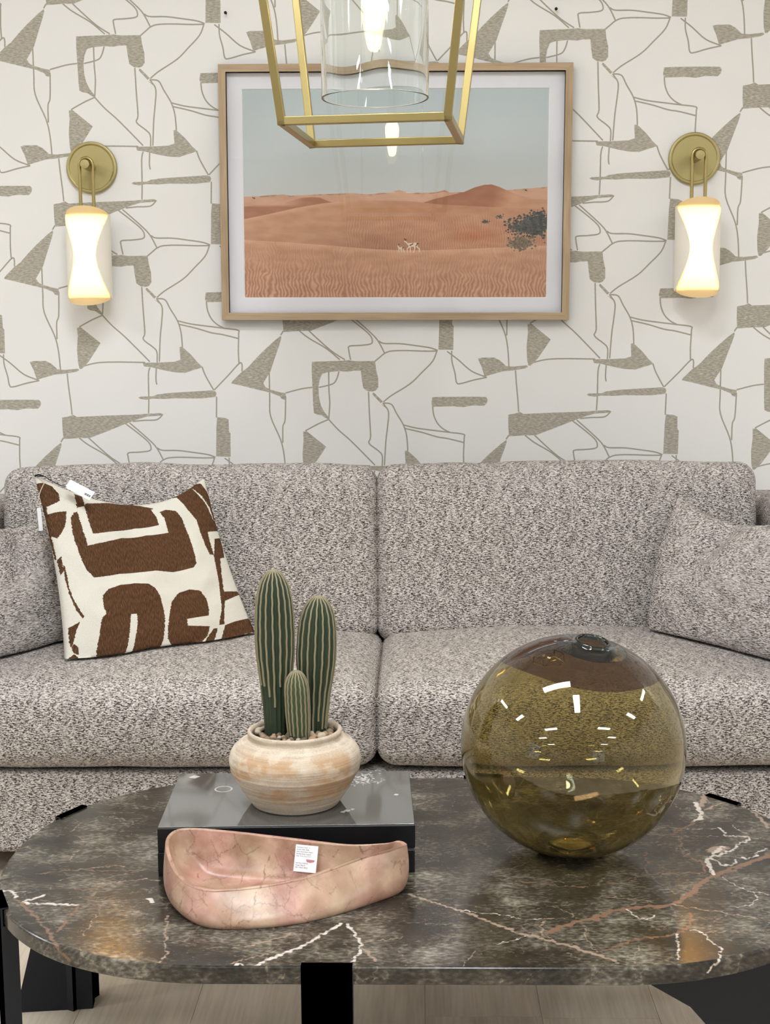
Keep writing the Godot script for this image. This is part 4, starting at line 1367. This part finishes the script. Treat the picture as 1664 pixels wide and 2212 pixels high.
func cactus_pot() -> void:
	var t := thing("potted_cactus", "three ribbed green cactus columns in a weathered clay pot", "potted cactus", Vector3(-0.216, TABLE_Y + 0.0426 + 0.0425, -2.268))
	var pot := PackedVector2Array([Vector2(0, 0.0), Vector2(0.072, 0.0), Vector2(0.0765, 0.002), Vector2(0.083, 0.012), Vector2(0.0915, 0.024), Vector2(0.0955, 0.030), Vector2(0.0960, 0.0315), Vector2(0.1015, 0.0415), Vector2(0.1050, 0.047), Vector2(0.1053, 0.0485), Vector2(0.1095, 0.056), Vector2(0.1125, 0.0625), Vector2(0.1130, 0.064), Vector2(0.1125, 0.0655), Vector2(0.1145, 0.0735), Vector2(0.1150, 0.082), Vector2(0.1130, 0.091), Vector2(0.1080, 0.100), Vector2(0.1000, 0.108), Vector2(0.0910, 0.1135), Vector2(0.0840, 0.1165), Vector2(0.0805, 0.1185), Vector2(0.0795, 0.121), Vector2(0.0810, 0.1245), Vector2(0.0825, 0.128), Vector2(0.0815, 0.131), Vector2(0.0785, 0.1322), Vector2(0.0755, 0.131), Vector2(0.074, 0.127), Vector2(0.0735, 0.119), Vector2(0.075, 0.112), Vector2(0.08, 0.104)])
	var b := builder()
	lathe(b, pot, 72)
	for k in b.v.size():                          # thrown by hand: not quite round
		var p: Vector3 = b.v[k]
		var a := atan2(p.z, p.x)
		b.v[k] = Vector3(p.x * (1.0 + 0.006 * sin(a * 2.0 + 1.0)), p.y * (1.0 + 0.012 * sin(a + 0.5)), p.z * (1.0 + 0.006 * sin(a * 2.0 + 1.0)))
	part("clay_pot", commit(b), M.clay, t)
	part("soil", lathed(PackedVector2Array([Vector2(0, 0.112), Vector2(0.0, 0.122), Vector2(0.05, 0.1215), Vector2(0.0738, 0.119), Vector2(0.0738, 0.108)]), 40), M.soil, t)
	# columns: place, height, radius, lean, ribs
	var columns := [[Vector3(-0.031, 0.108, -0.006), 0.303, 0.0335, Vector3(0.0, 0, 0.005), 17, false], [Vector3(0.031, 0.108, -0.016), 0.255, 0.0335, Vector3(0.0, 0, -0.05), 16, false], [Vector3(0.011, 0.108, 0.030), 0.135, 0.0205, Vector3(0.02, 0, 0.03), 16, true]]
	for c: Array in columns:
		var high: float = c[1]
		var r: float = c[2]
		var ribs: int = c[4]
		var wide := func(k: float) -> float:
			var body := lerpf(0.62, 1.0, smoothstep(0.0, 0.66, k)) + 0.02 * sin(k * 14.0)
			if c[5]:
				body = lerpf(0.86, 1.0, smoothstep(0.0, 0.5, k))
			return r * body * sqrt(maxf(0.0, 1.0 - pow(maxf(0.0, (k - 0.70) / 0.30), 2.3)))
		var depth := func(k: float) -> float: return 0.13 if c[5] else lerpf(0.09, 0.155, k)
		var sb := builder()
		patch(sb, func(u: float, v: float) -> Vector3:
			var k := 1.0 - pow(1.0 - v, 1.6)
			var a := u * TAU
			var rr: float = wide.call(k) * (1.0 - depth.call(k) * (0.5 - 0.5 * cos(a * ribs)))
			return Vector3(rr * sin(a), k * high, rr * cos(a)), ribs * 8, 44)
		var stem := part("cactus_column", commit(sb), M.pale_green if c[5] else M.green, t, at(c[0], c[3]))
		var start := 0.10 if c[5] else 0.26 if c[4] == 17 else 0.07
		var lines := []
		for variant in 3:                          # ridges that begin at slightly different heights
			var path := PackedVector3Array()
			for k in 31:
				var kk := lerpf(start + 0.06 * variant - 0.04, 0.992, 1.0 - pow(1.0 - k / 30.0, 1.5))
				path.append(Vector3(0.0004 * sin(k * 1.7 + variant), kk * high, wide.call(kk) * 0.995))
			lines.append(tube(path, 0.0016 if c[5] else 0.0020, 0.0015, 7))
		part("crown_spines", lathed(PackedVector2Array([Vector2(r * 0.30, high * 0.972), Vector2(r * 0.26, high * 0.992), Vector2(r * 0.15, high * 1.003), Vector2(0, high * 1.006)]), 20), M.spine, stem)
		for k in ribs:
			part("spine_ridge", lines[(k * 2 + k / 3) % 3], M.spine, stem, Transform3D(Basis(Vector3.UP, TAU * k / ribs), Vector3.ZERO))
	# pebbles
	var rng := RandomNumberGenerator.new()
	rng.seed = 6
	var stones := []
	for k in 4:
		var sb := builder()
		var f := Vector3(rng.randf_range(0.8, 1.2), rng.randf_range(0.6, 0.85), rng.randf_range(0.8, 1.1))
		patch(sb, func(u: float, v: float) -> Vector3:
			var d := Vector3(sin(PI * v) * sin(TAU * u), -cos(PI * v), sin(PI * v) * cos(TAU * u))
			return d * f * (1.0 + 0.08 * sin(3.0 * d.x + k) * cos(4.0 * d.z)), 10, 6)
		stones.append(commit(sb))
	var placed := []
	for n in 900:
		if placed.size() >= 95:
			break
		var a := rng.randf() * TAU
		var rad := sqrt(rng.randf()) * 0.069
		var s := rng.randf_range(0.0046, 0.0088)
		var p := Vector3(sin(a) * rad, 0.1215 + s * 0.35 + rng.randf() * 0.004, cos(a) * rad)
		var ok := rad + s < 0.0735
		for c: Array in columns:
			if Vector2(p.x - c[0].x, p.z - c[0].z).length() < float(c[2]) * 0.72 + s:
				ok = false
		for q: Array in placed:
			if p.distance_to(q[0]) < (s + float(q[1])) * 0.72:
				ok = false
		if ok:
			placed.append([p, s])
			part("pebble", stones[rng.randi_range(0, 3)], M.pebbles[rng.randi_range(0, 3)], t, Transform3D(Basis.from_euler(Vector3(rng.randf(), rng.randf() * 6.0, rng.randf())).scaled(Vector3.ONE * s), p))

func stone_bowl() -> void:
	var o := Vector3(-0.215, TABLE_Y, -2.045)
	var t := thing("stone_bowl", "pink stone bowl with a sweeping pointed rim and price sticker", "bowl", o + Vector3(0, 0.0004, 0))
	# rim points seen from above, going round from the left end over the back to the point on the right and home along the front
	var rim := [[-0.410, 0.455, -2.069], [-0.414, 0.460, -2.104], [-0.404, 0.463, -2.128], [-0.375, 0.463, -2.137], [-0.296, 0.460, -2.128], [-0.194, 0.4555, -2.109], [-0.110, 0.4525, -2.092], [-0.050, 0.4545, -2.092], [-0.030, 0.457, -2.096], [-0.019, 0.455, -2.088], [-0.030, 0.4535, -2.078], [-0.079, 0.445, -2.062], [-0.122, 0.437, -2.042], [-0.165, 0.431, -2.017], [-0.207, 0.427, -1.999], [-0.249, 0.425, -1.985], [-0.291, 0.425, -1.974], [-0.325, 0.4265, -1.968], [-0.356, 0.430, -1.980], [-0.383, 0.437, -2.008], [-0.400, 0.447, -2.040]]
	var belly := [[-0.421, -2.069], [-0.418, -2.100], [-0.405, -2.118], [-0.375, -2.127], [-0.296, -2.122], [-0.194, -2.112], [-0.110, -2.108], [-0.050, -2.106], [-0.028, -2.100], [-0.010, -2.085], [-0.018, -2.066], [-0.068, -2.022], [-0.112, -1.988], [-0.165, -1.955], [-0.212, -1.938], [-0.255, -1.929], [-0.298, -1.926], [-0.338, -1.935], [-0.370, -1.962], [-0.396, -2.000], [-0.413, -2.036]]
	var n := rim.size()
	var loop3 := func(a: Array, u: float) -> Vector3:
		var x := fposmod(u, 1.0) * n
		var k := int(x)
		var get_at := func(i: int) -> Vector3:
			var q: Array = a[posmod(i, n)]
			return Vector3(q[0], q[1] if q.size() > 2 else 0.0, q[q.size() - 1]) - Vector3(o.x, 0, o.z)
		return get_at.call(k).cubic_interpolate(get_at.call(k + 1), get_at.call(k - 1), get_at.call(k + 2), x - k)
	var middle := Vector3(-0.02, 0, 0.01)
	var wall := 0.0085
	var outer := func(u: float, v: float) -> Vector3:
		var r: Vector3 = loop3.call(rim, u)
		var g: Vector3 = loop3.call(belly, u)
		r.y -= TABLE_Y
		var foot := g.lerp(middle, 0.10)
		foot.y = 0.0
		g.y = 0.012
		var k := v
		var a := foot.lerp(g, k)
		var bb := g.lerp(r, k)
		var c := a.lerp(bb, k)
		return c
	var inset := func(p: Vector3, by: float) -> Vector3:
		var d := Vector3(middle.x - p.x, 0, middle.z - p.z)
		var q := Vector3(d.x * 0.55, 0, d.z)
		return p + q.normalized() * by
	var inner := func(u: float, v: float) -> Vector3:
		var r: Vector3 = loop3.call(rim, u)
		r.y -= TABLE_Y
		r = inset.call(r, wall)
		var f := r.lerp(middle, 0.42)
		f.y = 0.012
		var c := r.lerp(middle, 0.10)
		c.y = 0.016
		return r.lerp(c, v).lerp(c.lerp(f, v), v)
	var b := builder()
	patch(b, func(u: float, v: float) -> Vector3: return outer.call(u, v), 120, 16, true)
	patch(b, func(u: float, v: float) -> Vector3:
		var p: Vector3 = outer.call(u, 1.0)
		var q: Vector3 = inner.call(u, 0.0)
		return p.lerp(q, 0.5 - 0.5 * cos(PI * v)) + Vector3(0, sin(PI * v) * 0.0032, 0), 120, 6, true)
	patch(b, func(u: float, v: float) -> Vector3: return inner.call(u, v), 120, 14, true)
	patch(b, func(u: float, v: float) -> Vector3:
		var p: Vector3 = inner.call(u, 1.0)
		return p.lerp(middle + Vector3(0, 0.0115, 0), v), 120, 4, true)
	patch(b, func(u: float, v: float) -> Vector3:
		var p: Vector3 = outer.call(u, 0.0)
		return p.lerp(middle, v), 120, 2, false)
	part("stone_body", commit(b), M.pink, t)
	# price sticker on the inside of the back wall
	var label := part("price_sticker", rounded(Vector3(0.0375, 0.0425, 0.0005), 0.0002), M.white_card, t, at(Vector3(-0.1838, 0.4335, -2.0835) - o, Vector3(deg_to_rad(-22.0), deg_to_rad(-8.0), deg_to_rad(-2.2))))
	var font := SystemFont.new()
	font.font_names = PackedStringArray(["Droid Sans"])
	var lines := [["Inventory Code: 12", 0.0172], ["Brand: GMG-4596", 0.0137], ["Item: Decorative Object", 0.0103], ["Marble Bowl, Organic", 0.0068], ["Dim: 15.5x 9.5x 5.5 H", 0.0034], ["List Price: $340.00", -0.0076], ["Target: $46.25", -0.0111], ["SKU: 15642 74658", -0.0146]]
	for s: Array in lines:
		var m := TextMesh.new()
		m.text = s[0]
		m.font = font
		m.font_size = 16
		m.pixel_size = 0.00016
		m.depth = 0.0001
		m.curve_step = 4.0
		m.horizontal_alignment = HORIZONTAL_ALIGNMENT_LEFT
		part("print_line", m, M.ink, label, at(Vector3(-0.0165, s[1], 0.00035)))
	part("print_picture", slab(PackedVector2Array([Vector2(0, 0), Vector2(0.0145, -0.0006), Vector2(0.0138, -0.0034), Vector2(0.0075, -0.0052), Vector2(0.0015, -0.0042)]), 0.0001), material(rgb(190, 128, 132), 0.7), label, at(Vector3(0.0005, -0.0008, 0.0004)))

func glass_vase() -> void:
	var r := 0.192
	var c := Vector3(0.267, TABLE_Y + 0.1888, -2.26)
	var t := thing("glass_vase", "round amber and olive glass vase with a small dark mouth", "vase", c)
	var axis := Vector3(0.15, 0.975, 0.15).normalized()
	var turn := Basis(Quaternion(Vector3.UP, axis))
	var dye_axis := Vector3(0.09, 1.0, -0.02).normalized()
	var edge := func(u: float) -> float:           # where the brown glass ends: a slightly wavy level line
		var lo := deg_to_rad(20.0)
		var hi := deg_to_rad(85.0)
		var want := cos(deg_to_rad(45.0 + 1.4 * sin(u * TAU * 2.0 + 0.6) + 0.9 * sin(u * TAU * 3.0 + 2.0)))
		for k in 24:
			var m := (lo + hi) / 2.0
			var d := turn * Vector3(sin(m) * sin(u * TAU), cos(m), sin(m) * cos(u * TAU))
			if d.dot(dye_axis) > want:
				lo = m
			else:
				hi = m
		return lo
	var neck := deg_to_rad(18.0)
	var ball := func(u: float, polar: float, rad: float, low: float) -> Vector3:
		var a := u * TAU
		var p := turn * (Vector3(sin(polar) * sin(a), cos(polar), sin(polar) * cos(a)) * rad)
		p.x *= 1.008
		if p.y < low:                              # flattened foot
			p.y = low + (p.y - low) * 0.08
		return p
	var foot := -0.1885
	var floor_in := -0.178
	var body := builder()
	patch(body, func(u: float, v: float) -> Vector3: return ball.call(u, lerpf(PI, edge.call(u), v), r, foot), 96, 72)
	patch(body, func(u: float, v: float) -> Vector3:
		var p: Vector3 = ball.call(u, lerpf(PI, edge.call(u), v), r - 0.0032, floor_in)
		var d := Vector2(p.x, p.z).length() / 0.06
		if p.y < -0.1:
			p.y += 0.012 * exp(-d * d * 3.0)       # the pushed-up punt
		return p, 96, 72, true)
	part("glass_body", commit(body), M.olive_glass, t)
	var cap := builder()
	patch(cap, func(u: float, v: float) -> Vector3: return ball.call(u, lerpf(edge.call(u), neck, v), r, foot), 96, 16)
	patch(cap, func(u: float, v: float) -> Vector3: return ball.call(u, lerpf(edge.call(u), neck, v), r - 0.0032, floor_in), 96, 16, true)
	part("glass_shoulder", commit(cap), M.amber_glass, t)
	# mouth: the wall curls up into a thick round lip
	var y0 := cos(neck) * r
	var x0 := sin(neck) * r
	var yi := cos(neck) * (r - 0.0032)
	var xi := sin(neck) * (r - 0.0032)
	var lip := PackedVector2Array([Vector2(x0, y0), Vector2(0.0500, 0.1848), Vector2(0.0420, 0.1872), Vector2(0.0355, 0.1898), Vector2(0.0325, 0.1922), Vector2(0.0310, 0.1948), Vector2(0.0296, 0.1966), Vector2(0.0276, 0.1972), Vector2(0.0256, 0.1964), Vector2(0.0244, 0.1942), Vector2(0.0246, 0.1910), Vector2(0.0268, 0.1876), Vector2(0.0325, 0.1846), Vector2(0.0440, 0.1818), Vector2(xi, yi)])
	var nb := builder()
	lathe(nb, lip, 64)
	part("glass_mouth", commit(nb), M.smoke_glass, t, Transform3D(Basis(turn.x * 1.008, turn.y, turn.z), Vector3.ZERO))
	var mark := material(rgb(196, 170, 92), 0.35, 1.0)
	part("foil_label", rounded(Vector3(0.022, 0.0105, 0.0006), 0.0002), mark, t, at(Vector3(-0.004, -0.1805, 0.062), Vector3(deg_to_rad(55), 0, 0)))
